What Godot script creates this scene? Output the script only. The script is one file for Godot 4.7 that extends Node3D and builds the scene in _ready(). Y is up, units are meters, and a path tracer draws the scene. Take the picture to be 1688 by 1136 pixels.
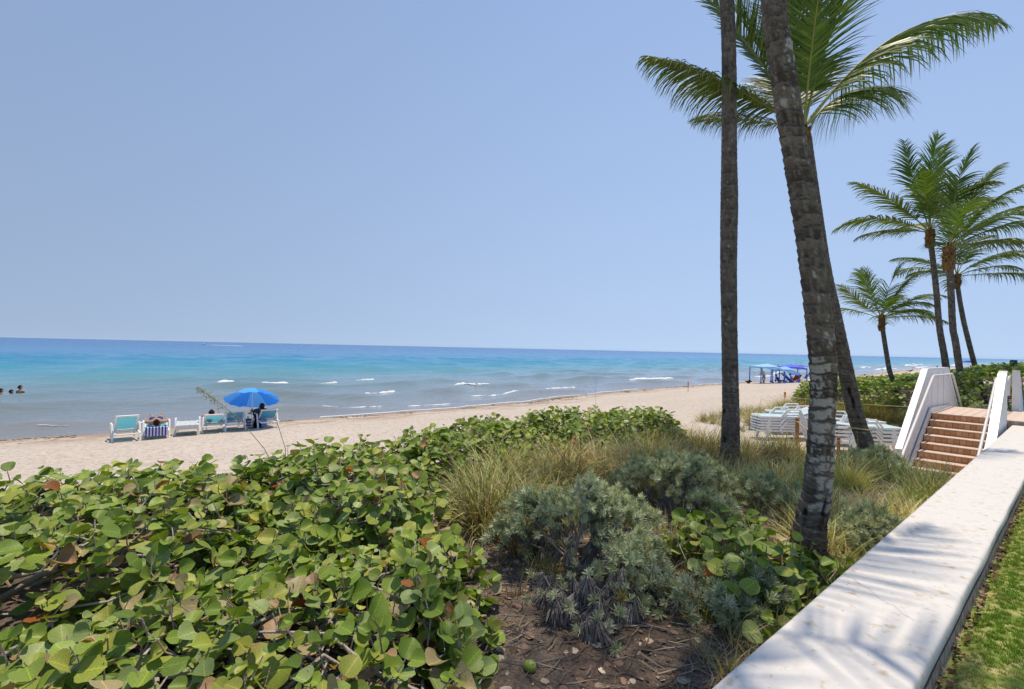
extends Node3D
# A beach seen over dune planting: wall and lawn on the right, palms, stairs, sand and sea.
# Plan used below: s = metres towards the sea from the eye, t = metres along the shore ahead, y = height above the sea.

const EYE := 3.7
var rng := RandomNumberGenerator.new()
var wob := FastNoiseLite.new()
var fine := FastNoiseLite.new()
var counts := {}
var M := {}


class MB:
	var v := PackedVector3Array()
	var c := PackedColorArray()
	var uv := PackedVector2Array()
	var ix := PackedInt32Array()
	var col := Color.WHITE
	var use_c := false
	var use_uv := false

	func p(a: Vector3, t := Vector2.ZERO) -> int:
		v.append(a)
		if use_c: c.append(col)
		if use_uv: uv.append(t)
		return v.size() - 1

	func tri(a: int, b: int, d: int) -> void:
		ix.append(a); ix.append(b); ix.append(d)

	func q(a: int, b: int, d: int, e: int) -> void:
		ix.append(a); ix.append(b); ix.append(d)
		ix.append(a); ix.append(d); ix.append(e)

	func quad(a: Vector3, b: Vector3, d: Vector3, e: Vector3) -> void:
		q(p(a), p(b), p(d), p(e))

	# a box with chamfered edges
	func box(at: Vector3, size: Vector3, bev := 0.0, bs := Basis.IDENTITY) -> void:
		var h := size * 0.5
		if bev <= 0.0:
			var k := []
			for i in 8:
				k.append(p(at + bs * Vector3(h.x * (1 if i & 1 else -1), h.y * (1 if i & 2 else -1), h.z * (1 if i & 4 else -1))))
			q(k[0], k[1], k[3], k[2]); q(k[4], k[6], k[7], k[5]); q(k[0], k[4], k[5], k[1])
			q(k[2], k[3], k[7], k[6]); q(k[0], k[2], k[6], k[4]); q(k[1], k[5], k[7], k[3])
			return
		bev = minf(bev, minf(h.x, minf(h.y, h.z)) * 0.9)
		var n := {}
		for i in 8:
			var sg := Vector3(1 if i & 1 else -1, 1 if i & 2 else -1, 1 if i & 4 else -1)
			for ax in 3:
				var o := Vector3(h.x, h.y, h.z) - Vector3(bev, bev, bev)
				o[ax] = h[ax]
				n[i * 3 + ax] = p(at + bs * (o * sg))
		for ax in 3:
			var b1 := 1 << ((ax + 1) % 3)
			var b2 := 1 << ((ax + 2) % 3)
			for sd in 2:
				var base := (1 << ax) * sd
				q(n[base * 3 + ax], n[(base | b1) * 3 + ax], n[(base | b1 | b2) * 3 + ax], n[(base | b2) * 3 + ax])
			var o1 := (ax + 1) % 3
			var o2 := (ax + 2) % 3
			for i in 4:
				var base2 := (b1 if i & 1 else 0) | (b2 if i & 2 else 0)
				var top := base2 | (1 << ax)
				q(n[base2 * 3 + o1], n[top * 3 + o1], n[top * 3 + o2], n[base2 * 3 + o2])
		for i in 8:
			tri(n[i * 3], n[i * 3 + 1], n[i * 3 + 2])

	func bar(a: Vector3, b: Vector3, w: float, h: float, up := Vector3.UP, bev := 0.0) -> void:
		var z := (b - a).normalized()
		if absf(z.dot(up)) > 0.99: up = Vector3.RIGHT
		var x := up.cross(z).normalized()
		box((a + b) * 0.5, Vector3(w, h, a.distance_to(b)), bev, Basis(x, z.cross(x), z))

	func tube(pts: Array, r: Array, sides := 6, cap := true) -> void:
		var ring := []
		var side := Vector3.ZERO
		for i in pts.size():
			var a: Vector3 = pts[maxi(i - 1, 0)]
			var b: Vector3 = pts[mini(i + 1, pts.size() - 1)]
			var z := (b - a).normalized()
			if side == Vector3.ZERO:
				side = z.cross(Vector3.RIGHT if absf(z.x) < 0.8 else Vector3.UP)
			side = (side - z * side.dot(z)).normalized()
			var o := z.cross(side)
			var row := []
			for k in sides:
				var an := TAU * k / sides
				row.append(p(pts[i] + (side * cos(an) + o * sin(an)) * float(r[i]), Vector2(float(k) / sides, float(i))))
			ring.append(row)
			if i:
				for k in sides:
					q(ring[i - 1][k], ring[i - 1][(k + 1) % sides], row[(k + 1) % sides], row[k])
		if cap:
			for e in [0, pts.size() - 1]:
				var m := p(pts[e])
				for k in sides:
					tri(m, ring[e][k], ring[e][(k + 1) % sides])

	# a prism: a flat outline given as points, pushed along a vector
	func prism(outline: Array, depth: Vector3) -> void:
		var flat := PackedVector2Array()
		var e1: Vector3 = (outline[1] - outline[0]).normalized()
		var nn := depth.normalized()
		var e2 := nn.cross(e1)
		for a in outline: flat.append(Vector2((a - outline[0]).dot(e1), (a - outline[0]).dot(e2)))
		var t := Geometry2D.triangulate_polygon(flat)
		for lift in [Vector3.ZERO, depth]:
			var k := v.size()
			for a in outline: p(a + lift)
			for i in range(0, t.size(), 3): tri(k + t[i], k + t[i + 1], k + t[i + 2])
		for i in outline.size():
			var a: Vector3 = outline[i]
			var b: Vector3 = outline[(i + 1) % outline.size()]
			quad(a, b, b + depth, a + depth)

	func ball(at: Vector3, r: Vector3, rows := 6, cols := 8, bs := Basis.IDENTITY) -> void:
		var k := []
		for i in rows + 1:
			var row := []
			var an := PI * i / rows
			for j in cols:
				var bn := TAU * j / cols
				row.append(p(at + bs * (Vector3(sin(an) * cos(bn), cos(an), sin(an) * sin(bn)) * r)))
			k.append(row)
			if i:
				for j in cols: q(k[i - 1][j], k[i - 1][(j + 1) % cols], row[(j + 1) % cols], row[j])

	func mesh(smooth := false) -> ArrayMesh:
		var a := []
		a.resize(Mesh.ARRAY_MAX)
		a[Mesh.ARRAY_VERTEX] = v
		a[Mesh.ARRAY_INDEX] = ix
		if use_c: a[Mesh.ARRAY_COLOR] = c
		if use_uv: a[Mesh.ARRAY_TEX_UV] = uv
		if smooth:
			var n := PackedVector3Array()
			n.resize(v.size())
			for i in range(0, ix.size(), 3):
				var x := ix[i]
				var y := ix[i + 1]
				var z := ix[i + 2]
				var f := (v[z] - v[x]).cross(v[y] - v[x])
				n[x] += f; n[y] += f; n[z] += f
			for i in n.size(): n[i] = n[i].normalized()
			a[Mesh.ARRAY_NORMAL] = n
		var m := ArrayMesh.new()
		m.add_surface_from_arrays(Mesh.PRIMITIVE_TRIANGLES, a)
		return m


func mb(colored := false, mapped := false) -> MB:
	var b := MB.new()
	b.use_c = colored
	b.use_uv = mapped
	return b

func P(s: float, y: float, t: float) -> Vector3: return Vector3(-s, y, -t)
func sm(a: float, b: float, x: float) -> float: return smoothstep(a, b, x)
func rf(a: float, b: float) -> float: return rng.randf_range(a, b)
func lin(r: float, g: float, b: float) -> Color: return Color(r, g, b)

func numbered(called: String, parent: Node) -> String:
	var key := str(parent.get_instance_id()) + called
	var k: int = counts.get(key, 0)
	counts[key] = k + 1
	return called if k == 0 else "%s_%03d" % [called, k]

func tag(o: Node, label: String, category: String, group := "") -> Node:
	o.set_meta("label", label)
	o.set_meta("category", category)
	if group: o.set_meta("group", group)
	return o

func thing(called: String, label: String, category: String, at: Vector3, group := "") -> Node3D:
	var o := Node3D.new()
	o.name = numbered(called, self)
	o.position = at
	add_child(o)
	tag(o, label, category, group)
	return o

func base_of(n: Node) -> Vector3:
	var p := Vector3.ZERO
	while n != self and n is Node3D:
		p += (n as Node3D).position
		n = n.get_parent()
	return p

# one named mesh whose shape is given in the scene's own coordinates
func part(called: String, shape, m: Material, parent: Node = self, kind := "", smooth := false) -> MeshInstance3D:
	var o := local_part(called, shape, m, parent, kind, smooth)
	if parent != self: o.position = -base_of(parent)
	return o

# one named mesh whose shape is given in its parent's coordinates
func local_part(called: String, shape, m: Material, parent: Node, kind := "", smooth := false) -> MeshInstance3D:
	var o := MeshInstance3D.new()
	o.name = numbered(called, parent)
	o.mesh = shape.mesh(smooth) if shape is MB else shape
	o.material_override = m
	if kind: o.set_meta("kind", kind)
	parent.add_child(o)
	return o

func scatter(called: String, shape: Mesh, m: Material, where: Array, colors: Array, parent: Node = self) -> MultiMeshInstance3D:
	var mm := MultiMesh.new()
	mm.transform_format = MultiMesh.TRANSFORM_3D
	mm.use_colors = true
	mm.mesh = shape
	mm.instance_count = where.size()
	var off := Vector3.ZERO if parent == self else base_of(parent)
	for i in where.size():
		var t: Transform3D = where[i]
		t.origin -= off
		mm.set_instance_transform(i, t)
		mm.set_instance_color(i, colors[i])
	var o := MultiMeshInstance3D.new()
	o.name = numbered(called, parent)
	o.multimesh = mm
	o.material_override = m
	o.set_meta("kind", "stuff")
	parent.add_child(o)
	return o

func mat(c: Color, rough := 0.8, spec := 0.4) -> StandardMaterial3D:
	var m := StandardMaterial3D.new()
	m.albedo_color = c.linear_to_srgb()
	m.roughness = rough
	m.metallic_specular = spec
	return m

func noise_tex(freq: float, seed_: int, ramp: Array, size := 512, octaves := 5, kind := FastNoiseLite.TYPE_SIMPLEX_SMOOTH) -> NoiseTexture2D:
	var n := FastNoiseLite.new()
	n.seed = seed_
	n.frequency = freq
	n.noise_type = kind
	n.fractal_octaves = octaves
	var t := NoiseTexture2D.new()
	t.width = size
	t.height = size
	t.seamless = true
	t.noise = n
	if ramp:
		var g := Gradient.new()
		g.offsets = PackedFloat32Array(ramp.map(func(e): return e[0]))
		g.colors = PackedColorArray(ramp.map(func(e): return (e[1] as Color).linear_to_srgb()))
		t.color_ramp = g
	return t

func tri_planar(m: StandardMaterial3D, scale: Vector3) -> StandardMaterial3D:
	m.uv1_triplanar = true
	m.uv1_world_triplanar = true
	m.uv1_scale = scale
	return m

# ---------------------------------------------------------------- lie of the land
const SHORE := [[-400.0, 27.0], [-40.0, 26.0], [-3.0, 25.3], [0.0, 25.0], [7.0, 24.9], [14.0, 24.6], [20.5, 24.9], [30.0, 26.7], [43.0, 28.0], [59.0, 28.3], [103.0, 28.5], [186.0, 33.6], [247.0, 34.3], [371.0, 32.5], [6000.0, 34.0]]

func shore(t: float) -> float:
	for i in SHORE.size() - 1:
		if t < SHORE[i + 1][0]:
			var k := sm(SHORE[i][0], SHORE[i + 1][0], t)
			return lerpf(SHORE[i][1], SHORE[i + 1][1], k)
	return 34.0

func beach_y(s: float, t: float) -> float:
	var d := shore(t) - s + 0.35 * wob.get_noise_2d(t * 9.0, 3.0)
	if d < 0.0: return maxf(d * 0.06, -1.2)
	return 1.05 * (1.0 - exp(-d / 9.0)) + 0.012 * wob.get_noise_2d(s * 60.0, t * 60.0) * sm(1.0, 4.0, d)

func dune_mask(s: float, t: float) -> float:
	var near := (1.0 - sm(6.9, 9.6, s)) * (1.0 - sm(9.5, 13.4, t))
	var back := 19.6 + 2.6 * sm(2.5, 4.5, s)
	var far := sm(back, back + 3.0, t) * (1.0 - sm(8.0, 10.6, s)) * 0.85
	return maxf(near, far)

func ground_y(s: float, t: float) -> float:
	var b := beach_y(s, t)
	var k := dune_mask(s, t)
	return lerpf(b, 1.62, k) + 0.05 * k * wob.get_noise_2d(s * 45.0, t * 45.0 + 70.0)

func gp(s: float, t: float, up := 0.0) -> Vector3: return P(s, ground_y(s, t) + up, t)

func sheet(ss: Array, tt: Array, height: Callable, tint: Callable, keep = null) -> MB:
	var b := mb(true)
	var w := ss.size()
	for t in tt:
		for s in ss:
			b.col = tint.call(s, t)
			b.p(P(s, height.call(s, t), t))
	for j in tt.size() - 1:
		for i in w - 1:
			if keep != null and not keep.call(ss[i], tt[j]): continue
			b.q(j * w + i, j * w + i + 1, (j + 1) * w + i + 1, (j + 1) * w + i)
	return b

func steps(a: float, b: float, d: float) -> Array:
	var r := []
	var n := maxi(1, int(round((b - a) / d)))
	for i in n: r.append(a + (b - a) * i / n)
	return r

func grown(a: float, b: float, d: float, k: float) -> Array:
	var r := []
	while a < b:
		r.append(a)
		d *= k
		a += d
	r.append(b)
	return r

func _ready() -> void:
	rng.seed = 20260
	wob.seed = 5; wob.frequency = 0.02; wob.fractal_octaves = 3
	fine.seed = 11; fine.frequency = 0.35; fine.fractal_octaves = 3
	camera_and_light()
	materials()
	sea_and_sand()
	wall_and_lawn()
	stairs()
	palms()
	planting()
	beach_things()

func camera_and_light() -> void:
	var cam := Camera3D.new()
	cam.name = "camera"
	var yaw := atan(946.0 / 800.0)
	var pitch := deg_to_rad(0.46)
	var roll := deg_to_rad(1.25)
	cam.transform = Transform3D(Basis(Vector3.UP, yaw) * Basis(Vector3.RIGHT, pitch) * Basis(Vector3.BACK, roll), Vector3(0, EYE, 0))
	cam.fov = 2.0 * rad_to_deg(atan(568.0 / 800.0))
	cam.near = 0.05
	cam.far = 90000.0
	add_child(cam)
	# clear sky: deeper overhead, paler towards the horizon and on the sun's side
	var sun_to := Vector3(-0.06, 0.975, -0.215).normalized()
	var w := 1024
	var h := 512
	var im := Image.create(w, h, false, Image.FORMAT_RGBF)
	for j in h:
		var el := PI * (0.5 - (j + 0.5) / h)
		for i in w:
			var az := TAU * (i + 0.5) / w
			var d := Vector3(sin(az) * cos(el), sin(el), -cos(az) * cos(el))
			var k := pow(clampf(d.y, 0.0, 1.0), 0.62)
			var c := Color(0.39, 0.512, 0.695).lerp(Color(0.212, 0.322, 0.585), k)
			var flat := Vector2(d.x, d.z).normalized().dot(Vector2(sun_to.x, sun_to.z).normalized())
			var side := maxf(flat, 0.0)
			c = c * lerpf(0.88 + 0.15 * side + 0.21 * side * side, 1.0, 0.6 * d.y * d.y)
			im.set_pixel(i, j, c)
	var sm_ := PanoramaSkyMaterial.new()
	sm_.panorama = ImageTexture.create_from_image(im)
	var e := Environment.new()
	e.background_mode = Environment.BG_SKY
	e.sky = Sky.new()
	e.sky.sky_material = sm_
	e.background_energy_multiplier = 1.0
	e.tonemap_mode = Environment.TONE_MAPPER_LINEAR
	e.tonemap_exposure = 1.08
	e.sdfgi_enabled = true
	e.ssao_enabled = true
	e.ssil_enabled = true
	var we := WorldEnvironment.new()
	we.name = "world_environment"
	we.environment = e
	add_child(we)
	var sun := DirectionalLight3D.new()
	sun.name = "sun"
	sun.light_color = Color(1.0, 0.935, 0.84)
	sun.light_energy = 1.25
	sun.light_angular_distance = 0.55
	sun.shadow_enabled = true
	add_child(sun)
	sun.basis = Basis.looking_at(-sun_to, Vector3.RIGHT)

func bumpy(m: StandardMaterial3D, t: Texture2D, cm: float) -> StandardMaterial3D:
	m.heightmap_enabled = true
	m.heightmap_texture = t
	m.heightmap_scale = cm
	return m

func tinted(m: StandardMaterial3D) -> StandardMaterial3D:
	m.vertex_color_use_as_albedo = true
	return m

func leafy(m: StandardMaterial3D, c: Color) -> StandardMaterial3D:
	m.backlight_enabled = true
	m.backlight = c.linear_to_srgb()
	return m

func materials() -> void:
	var W := Color.WHITE
	var grain := noise_tex(0.03, 3, [], 512, 6)
	# sand
	M.sand = tri_planar(bumpy(tinted(mat(W, 0.95, 0.15)), noise_tex(0.022, 8, [], 1024, 5), 8.0), Vector3(0.23, 0.23, 0.23))
	M.sand.albedo_texture = noise_tex(0.012, 21, [[0.0, lin(0.70, 0.68, 0.66)], [0.5, lin(0.93, 0.93, 0.93)], [1.0, lin(1, 1, 1)]], 1024, 7)
	M.soil = tri_planar(bumpy(tinted(mat(W, 0.95, 0.15)), grain, 2.5), Vector3(1.3, 1.3, 1.3))
	M.soil.albedo_texture = noise_tex(0.05, 4, [[0.0, lin(0.35, 0.33, 0.31)], [0.5, lin(0.75, 0.72, 0.7)], [1.0, lin(1, 1, 1)]], 512, 6)
	# water: the body colour comes with the depth; ripples stretched along the shore
	M.water = tri_planar(tinted(mat(W, 0.16, 0.18)), Vector3(0.085, 0.1, 0.03))
	M.shallows = tri_planar(tinted(mat(W, 0.08, 0.52)), Vector3(0.085, 0.1, 0.03))
	M.water.normal_enabled = true
	var nt := noise_tex(0.03, 14, [], 1024, 5)
	nt.as_normal_map = true
	nt.bump_strength = 4.0
	M.water.normal_texture = nt
	M.water.normal_scale = 1.3
	M.shallows.normal_enabled = true
	M.shallows.normal_texture = nt
	M.shallows.normal_scale = 0.45
	M.foam = mat(lin(0.70, 0.73, 0.75), 0.9, 0.2)
	# concrete cap: off-white paint with tan stains and mildew
	M.cap = tri_planar(bumpy(mat(lin(0.645, 0.63, 0.605), 0.75, 0.3), grain, 0.25), Vector3(0.55, 0.55, 0.55))
	M.cap.albedo_texture = noise_tex(0.011, 31, [[0.0, lin(0.86, 0.83, 0.77)], [0.25, lin(0.95, 0.94, 0.92)], [0.5, lin(1.0, 1.0, 1.0)], [0.70, lin(0.98, 0.975, 0.96)], [0.78, lin(0.90, 0.85, 0.75)], [1.0, lin(0.62, 0.50, 0.36)]], 1024, 4)
	M.cap.detail_enabled = true
	M.cap.detail_blend_mode = BaseMaterial3D.BLEND_MODE_MUL
	M.cap.detail_uv_layer = BaseMaterial3D.DETAIL_UV_1
	M.cap.detail_albedo = noise_tex(0.04, 77, [[0.0, lin(0.45, 0.44, 0.42)], [0.13, lin(0.70, 0.69, 0.66)], [0.19, lin(0.985, 0.985, 0.98)], [1.0, lin(1, 1, 1)]], 1024, 5)
	M.wall_side = tri_planar(bumpy(mat(lin(0.52, 0.44, 0.37), 0.9, 0.2), grain, 0.6), Vector3(1.5, 0.6, 1.5))
	M.wall_side.albedo_texture = noise_tex(0.02, 33, [[0.0, lin(0.35, 0.33, 0.32)], [0.5, lin(0.8, 0.77, 0.75)], [1.0, lin(1, 1, 1)]], 512, 6)
	M.white_wall = tri_planar(bumpy(mat(lin(0.80, 0.80, 0.785), 0.8, 0.3), grain, 0.3), Vector3(1.1, 0.35, 1.1))
	M.white_wall.albedo_texture = noise_tex(0.012, 35, [[0.0, lin(0.72, 0.70, 0.66)], [0.35, lin(0.95, 0.95, 0.94)], [1.0, lin(1, 1, 1)]], 512, 6)
	M.white_metal = mat(lin(0.72, 0.72, 0.72), 0.35, 0.5)
	for k in 4:
		var tone: Color = [lin(0.66, 0.345, 0.175), lin(0.72, 0.39, 0.205), lin(0.60, 0.30, 0.15), lin(0.75, 0.42, 0.235)][k]
		M["riser%d" % k] = tri_planar(bumpy(mat(tone, 0.6, 0.4), grain, 0.15), Vector3(2, 2, 2))
		M["riser%d" % k].albedo_texture = noise_tex(0.02, 50 + k, [[0.0, lin(0.7, 0.68, 0.66)], [1.0, lin(1, 1, 1)]], 256, 5)
		M["paver%d" % k] = tri_planar(bumpy(mat(tone.lerp(lin(0.72, 0.62, 0.54), 0.88), 0.8, 0.3), grain, 0.2), Vector3(1.5, 1.5, 1.5))
		M["paver%d" % k].albedo_texture = M["riser%d" % k].albedo_texture
	M.grout = mat(lin(0.16, 0.10, 0.075), 0.9, 0.2)
	# plants
	M.bark = tinted(mat(W, 0.9, 0.2))
	M.bark.uv1_triplanar = true
	M.bark.uv1_world_triplanar = true
	M.bark.uv1_scale = Vector3(2.2, 2.2, 2.2)
	bumpy(M.bark, grain, 1.2)
	M.bark.albedo_texture = noise_tex(0.035, 61, [[0.0, lin(0.55, 0.54, 0.53)], [0.5, lin(0.85, 0.85, 0.85)], [1.0, lin(1, 1, 1)]], 512, 6)
	M.frond = leafy(tinted(mat(W, 0.42, 0.4)), lin(0.50, 0.60, 0.14))
	M.frond.cull_mode = BaseMaterial3D.CULL_DISABLED
	M.petiole = tinted(mat(W, 0.5, 0.4))
	M.fibre = bumpy(tri_planar(tinted(mat(W, 0.95, 0.1)), Vector3(3, 3, 3)), grain, 2.0)
	M.leaf = leafy(tinted(mat(W, 0.45, 0.36)), lin(0.42, 0.50, 0.13))
	M.leaf.albedo_texture = leaf_picture()
	M.blade = leafy(tinted(mat(W, 0.5, 0.35)), lin(0.30, 0.34, 0.12))
	M.sage = leafy(tinted(mat(W, 0.75, 0.25)), lin(0.40, 0.42, 0.30))
	M.wood = bumpy(tri_planar(tinted(mat(W, 0.9, 0.2)), Vector3(4, 4, 4)), grain, 0.6)
	M.litter = tinted(mat(W, 0.85, 0.2))
	M.lawn = tri_planar(bumpy(mat(W, 0.95, 0.15), grain, 2.0), Vector3(0.9, 0.9, 0.9))
	M.lawn.albedo_texture = noise_tex(0.012, 71, [[0.0, lin(0.09, 0.15, 0.03)], [0.45, lin(0.20, 0.25, 0.06)], [0.7, lin(0.38, 0.35, 0.15)], [1.0, lin(0.46, 0.39, 0.2)]], 512, 5)
	M.post = bumpy(tri_planar(mat(lin(0.30, 0.145, 0.06), 0.85, 0.2), Vector3(6, 0.8, 6)), grain, 0.5)
	M.rope = mat(lin(0.62, 0.52, 0.22), 0.9, 0.2)
	# beach things
	M.resin = mat(lin(0.80, 0.80, 0.79), 0.4, 0.5)
	M.sling = leafy(mat(lin(0.13, 0.42, 0.50), 0.7, 0.3), lin(0.13, 0.42, 0.5))
	M.pale_sling = leafy(mat(lin(0.50, 0.68, 0.72), 0.7, 0.3), lin(0.2, 0.3, 0.33))
	M.body = tinted(mat(W, 0.7, 0.3))
	M.cloth = leafy(tinted(mat(W, 0.85, 0.2)), lin(0.5, 0.5, 0.55))
	M.dark_metal = mat(lin(0.05, 0.055, 0.07), 0.5, 0.5)
	M.orange = mat(lin(0.85, 0.20, 0.04), 0.6, 0.4)
	M.fruit = mat(lin(0.30, 0.38, 0.06), 0.4, 0.5)

# the print of a sea grape leaf: pale midrib and side veins, faint blotches
func leaf_picture() -> ImageTexture:
	var n := 160
	var im := Image.create(n, n, false, Image.FORMAT_RGB8)
	for j in n:
		for i in n:
			var x := (i + 0.5) / n * 2.0 - 1.0
			var y := (j + 0.5) / n
			var k := 0.62 + 0.16 * fine.get_noise_2d(i * 0.35, j * 0.35) + 0.07 * fine.get_noise_2d(i * 2.5, j * 2.5 + 900.0)
			var vein := clampf(1.0 - absf(x) / 0.055, 0.0, 1.0)
			for b in [-0.02, 0.24, 0.47, 0.68]:
				var yy: float = b + absf(x) * 0.34 + 0.22 * x * x
				vein = maxf(vein, clampf(1.0 - absf(y - yy) / (0.022 - 0.012 * absf(x)), 0.0, 1.0) * 0.5 * (1.0 - 0.5 * absf(x)))
			var c := Color(k, k, k * 0.95).lerp(Color(1.0, 0.95, 0.66), vein * 0.6)
			im.set_pixel(i, j, c)
	return ImageTexture.create_from_image(im)

# ---------------------------------------------------------------- sea and sand
func sand_tint(s: float, t: float) -> Color:
	var d := shore(t) - s + 0.35 * wob.get_noise_2d(t * 9.0, 3.0)
	var c := lin(0.62, 0.55, 0.48)
	var wet := 1.0 - sm(0.2, 2.2, d + 0.5 * fine.get_noise_2d(t, s * 2.0))
	c = c.lerp(lin(0.34, 0.265, 0.205), wet * 0.9)
	var drift := sm(0.4, 1.0, d) * (1.0 - sm(2.4, 5.5, d + 1.5 * fine.get_noise_2d(t * 0.6, 7.0)))
	c = c.lerp(lin(0.34, 0.25, 0.185), drift * clampf(0.45 + 1.1 * fine.get_noise_2d(s * 2.5, t * 1.2), 0.0, 0.8))
	var k := clampf(0.5 + 0.9 * wob.get_noise_2d(s * 14.0, t * 5.0), 0.0, 1.0)
	return c * (0.93 + 0.07 * k)

func sea_tint(s: float, t: float) -> Color:
	var d := s - shore(t) + 5.0 * wob.get_noise_2d(s * 0.8, t * 0.35) * sm(57.0, 75.0, s) + (shore(t) - 27.0) * sm(26.0, 57.0, s)
	var keys := [[0.0, lin(0.20, 0.19, 0.17)], [7.0, lin(0.155, 0.18, 0.175)], [18.0, lin(0.12, 0.195, 0.205)], [29.0, lin(0.085, 0.225, 0.275)], [30.5, lin(0.115, 0.275, 0.34)], [50.0, lin(0.065, 0.27, 0.39)], [80.0, lin(0.04, 0.24, 0.41)], [160.0, lin(0.025, 0.19, 0.41)], [350.0, lin(0.012, 0.14, 0.375)], [800.0, lin(0.008, 0.115, 0.345)], [60000.0, lin(0.008, 0.11, 0.335)]]
	if d <= 0.0: return keys[0][1]
	for i in keys.size() - 1:
		if d < keys[i + 1][0]:
			var k: float = (d - keys[i][0]) / (keys[i + 1][0] - keys[i][0])
			return (keys[i][1] as Color).lerp(keys[i + 1][1], k)
	return keys[-1][1]

func sea_y(s: float, t: float) -> float:
	var d := s - shore(t)
	if d < 0.0: return 0.0
	var damp := sm(0.0, 5.0, d) * (1.0 - 0.7 * sm(60.0, 200.0, d))
	if d > 400.0: return 0.0
	var ph := d + 2.6 * wob.get_noise_2d(t * 1.6, d * 0.5) * 3.0
	var y := 0.42 * pow(0.5 + 0.5 * sin(ph * 0.80), 3.0) * (0.45 + wob.get_noise_2d(t * 3.0, d * 2.0 + 50.0))
	y += 0.035 * wob.get_noise_2d(t * 12.0, d * 45.0) + 0.02 * fine.get_noise_2d(t * 1.2, d * 4.0)
	return y * damp * 1.3

func sea_and_sand() -> void:
	var ss := steps(0.55, 22.0, 0.3) + steps(22.0, 28.0, 0.2) + steps(28.0, 46.0, 2.0)
	var tt := grown(-40.0, -12.0, 2.0, 1.0) + steps(-11.9, 30.0, 0.3) + grown(30.0, 6000.0, 0.35, 1.07)
	var sand := part("sand_beach", sheet(ss, tt, func(s, t): return ground_y(s, t), sand_tint), M.sand, self, "", true)
	sand.set_meta("kind", "structure")
	# dark soil under the planting
	var soil := sheet(steps(0.95, 9.0, 0.14), steps(-6.0, 13.2, 0.14), func(s, t): return ground_y(s, t) + 0.045 * sm(0.0, 0.6, dune_mask(s, t)) + 0.03 * fine.get_noise_2d(s * 4.0, t * 4.0) * dune_mask(s, t), soil_tint, func(s, t): return dune_mask(s, t) + 0.25 * fine.get_noise_2d(s * 1.5, t * 1.5) > 0.42)
	part("dune_soil", soil, M.soil, self, "structure", true)
	var soil2 := sheet(steps(0.6, 10.0, 0.4), steps(19.6, 60.0, 0.5), func(s, t): return ground_y(s, t) + 0.01, soil_tint, func(s, t): return dune_mask(s, t) > 0.4)
	part("dune_soil", soil2, M.soil, self, "structure", true)
	var sea_s := []
	var xs := steps(57.0, 110.0, 0.5) + grown(110.0, 70000.0, 0.6, 1.045)
	var ts := []
	var neg := grown(0.0, 60000.0, 0.5, 1.09)
	neg.reverse()
	for a in neg: if a > 0.0: ts.append(-a - 30.0)
	ts.append_array(steps(-30.0, 90.0, 0.7))
	ts.append_array(grown(90.0, 70000.0, 0.8, 1.05))
	var sea := part("sea", sheet(xs, ts, sea_y, sea_tint), M.water, self, "structure", true)
	var near := steps(21.0, 57.0, 0.22)
	near.append(57.0)
	part("sea_shallows", sheet(near, ts, sea_y, sea_tint), M.shallows, self, "structure", true)
	# small breaking waves: a lip of foam on the wave's landward face
	for f in [[46.7, 7.4, 47.8, 13.4, 0.75, 0.30], [46.2, 15.3, 46.8, 17.6, 0.4, 0.16], [50.1, 20.6, 49.6, 22.6, 0.35, 0.18], [44.9, 20.0, 44.9, 22.6, 0.4, 0.2], [35.5, 15.4, 35.6, 18.0, 0.4, 0.22], [37.2, 24.6, 37.1, 28.6, 0.5, 0.26], [30.2, 21.4, 29.4, 25.8, 0.3, 0.12], [32.5, 31.6, 32.3, 35.6, 0.3, 0.14], [37.9, 52.0, 37.2, 61.2, 0.6, 0.28], [42.6, 49.0, 42.0, 52.5, 0.5, 0.2], [28.1, 9.6, 27.7, 13.2, 0.25, 0.06], [27.5, -2.0, 27.2, -0.9, 0.2, 0.045], [26.8, 1.1, 26.9, 1.9, 0.2, 0.06], [27.0, 14.4, 26.6, 17.5, 0.2, 0.05],
			[34.4, 80.0, 34.2, 88.0, 0.5, 0.2], [38.0, 96.0, 38.3, 106.0, 0.8, 0.25], [35.0, 118.0, 35.6, 134.0, 0.8, 0.25], [42.0, 132.0, 42.6, 146.0, 0.9, 0.25], [37.0, 160.0, 37.4, 186.0, 1.2, 0.3], [46.0, 176.0, 46.5, 196.0, 1.2, 0.3], [39.0, 215.0, 39.6, 248.0, 1.5, 0.35], [48.0, 250.0, 48.6, 280.0, 1.5, 0.35], [42.0, 300.0, 42.5, 350.0, 2.0, 0.4], [55.0, 290.0, 55.5, 330.0, 1.5, 0.3]]:
		foam(sea, f[0], f[1], f[2], f[3], f[4], f[5])
	# the thin edge of foam left on the sand
	for r in [[8.5, 30.0], [31.0, 40.0], [52.0, 64.0], [80.0, 110.0], [130.0, 200.0]]:
		var b := mb()
		var last := -1
		for i in int((r[1] - r[0]) / 0.25) + 1:
			var t: float = r[0] + i * 0.25
			var s0 := shore(t) + 0.25 + 0.35 * wob.get_noise_2d(t * 9.0, 3.0) + 0.3 * fine.get_noise_2d(t * 0.8, 0.0)
			var w := 0.05 + 0.12 * maxf(0.0, fine.get_noise_2d(t * 2.0, 9.0) + 0.35) + 0.0006 * t
			var k := b.p(P(s0, 0.012, t))
			b.p(P(s0 + w * 0.5, 0.035, t))
			b.p(P(s0 + w, 0.008, t))
			if last >= 0:
				b.q(last, k, k + 1, last + 1)
				b.q(last + 1, k + 1, k + 2, last + 2)
			last = k
		part("foam_line", b, M.foam, sea, "stuff", true)
	# seaweed wrack along the tide line
	var bit := mb(true)
	bit.col = Color.WHITE
	bit.ball(Vector3.ZERO, Vector3(0.10, 0.025, 0.06), 3, 6)
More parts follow.
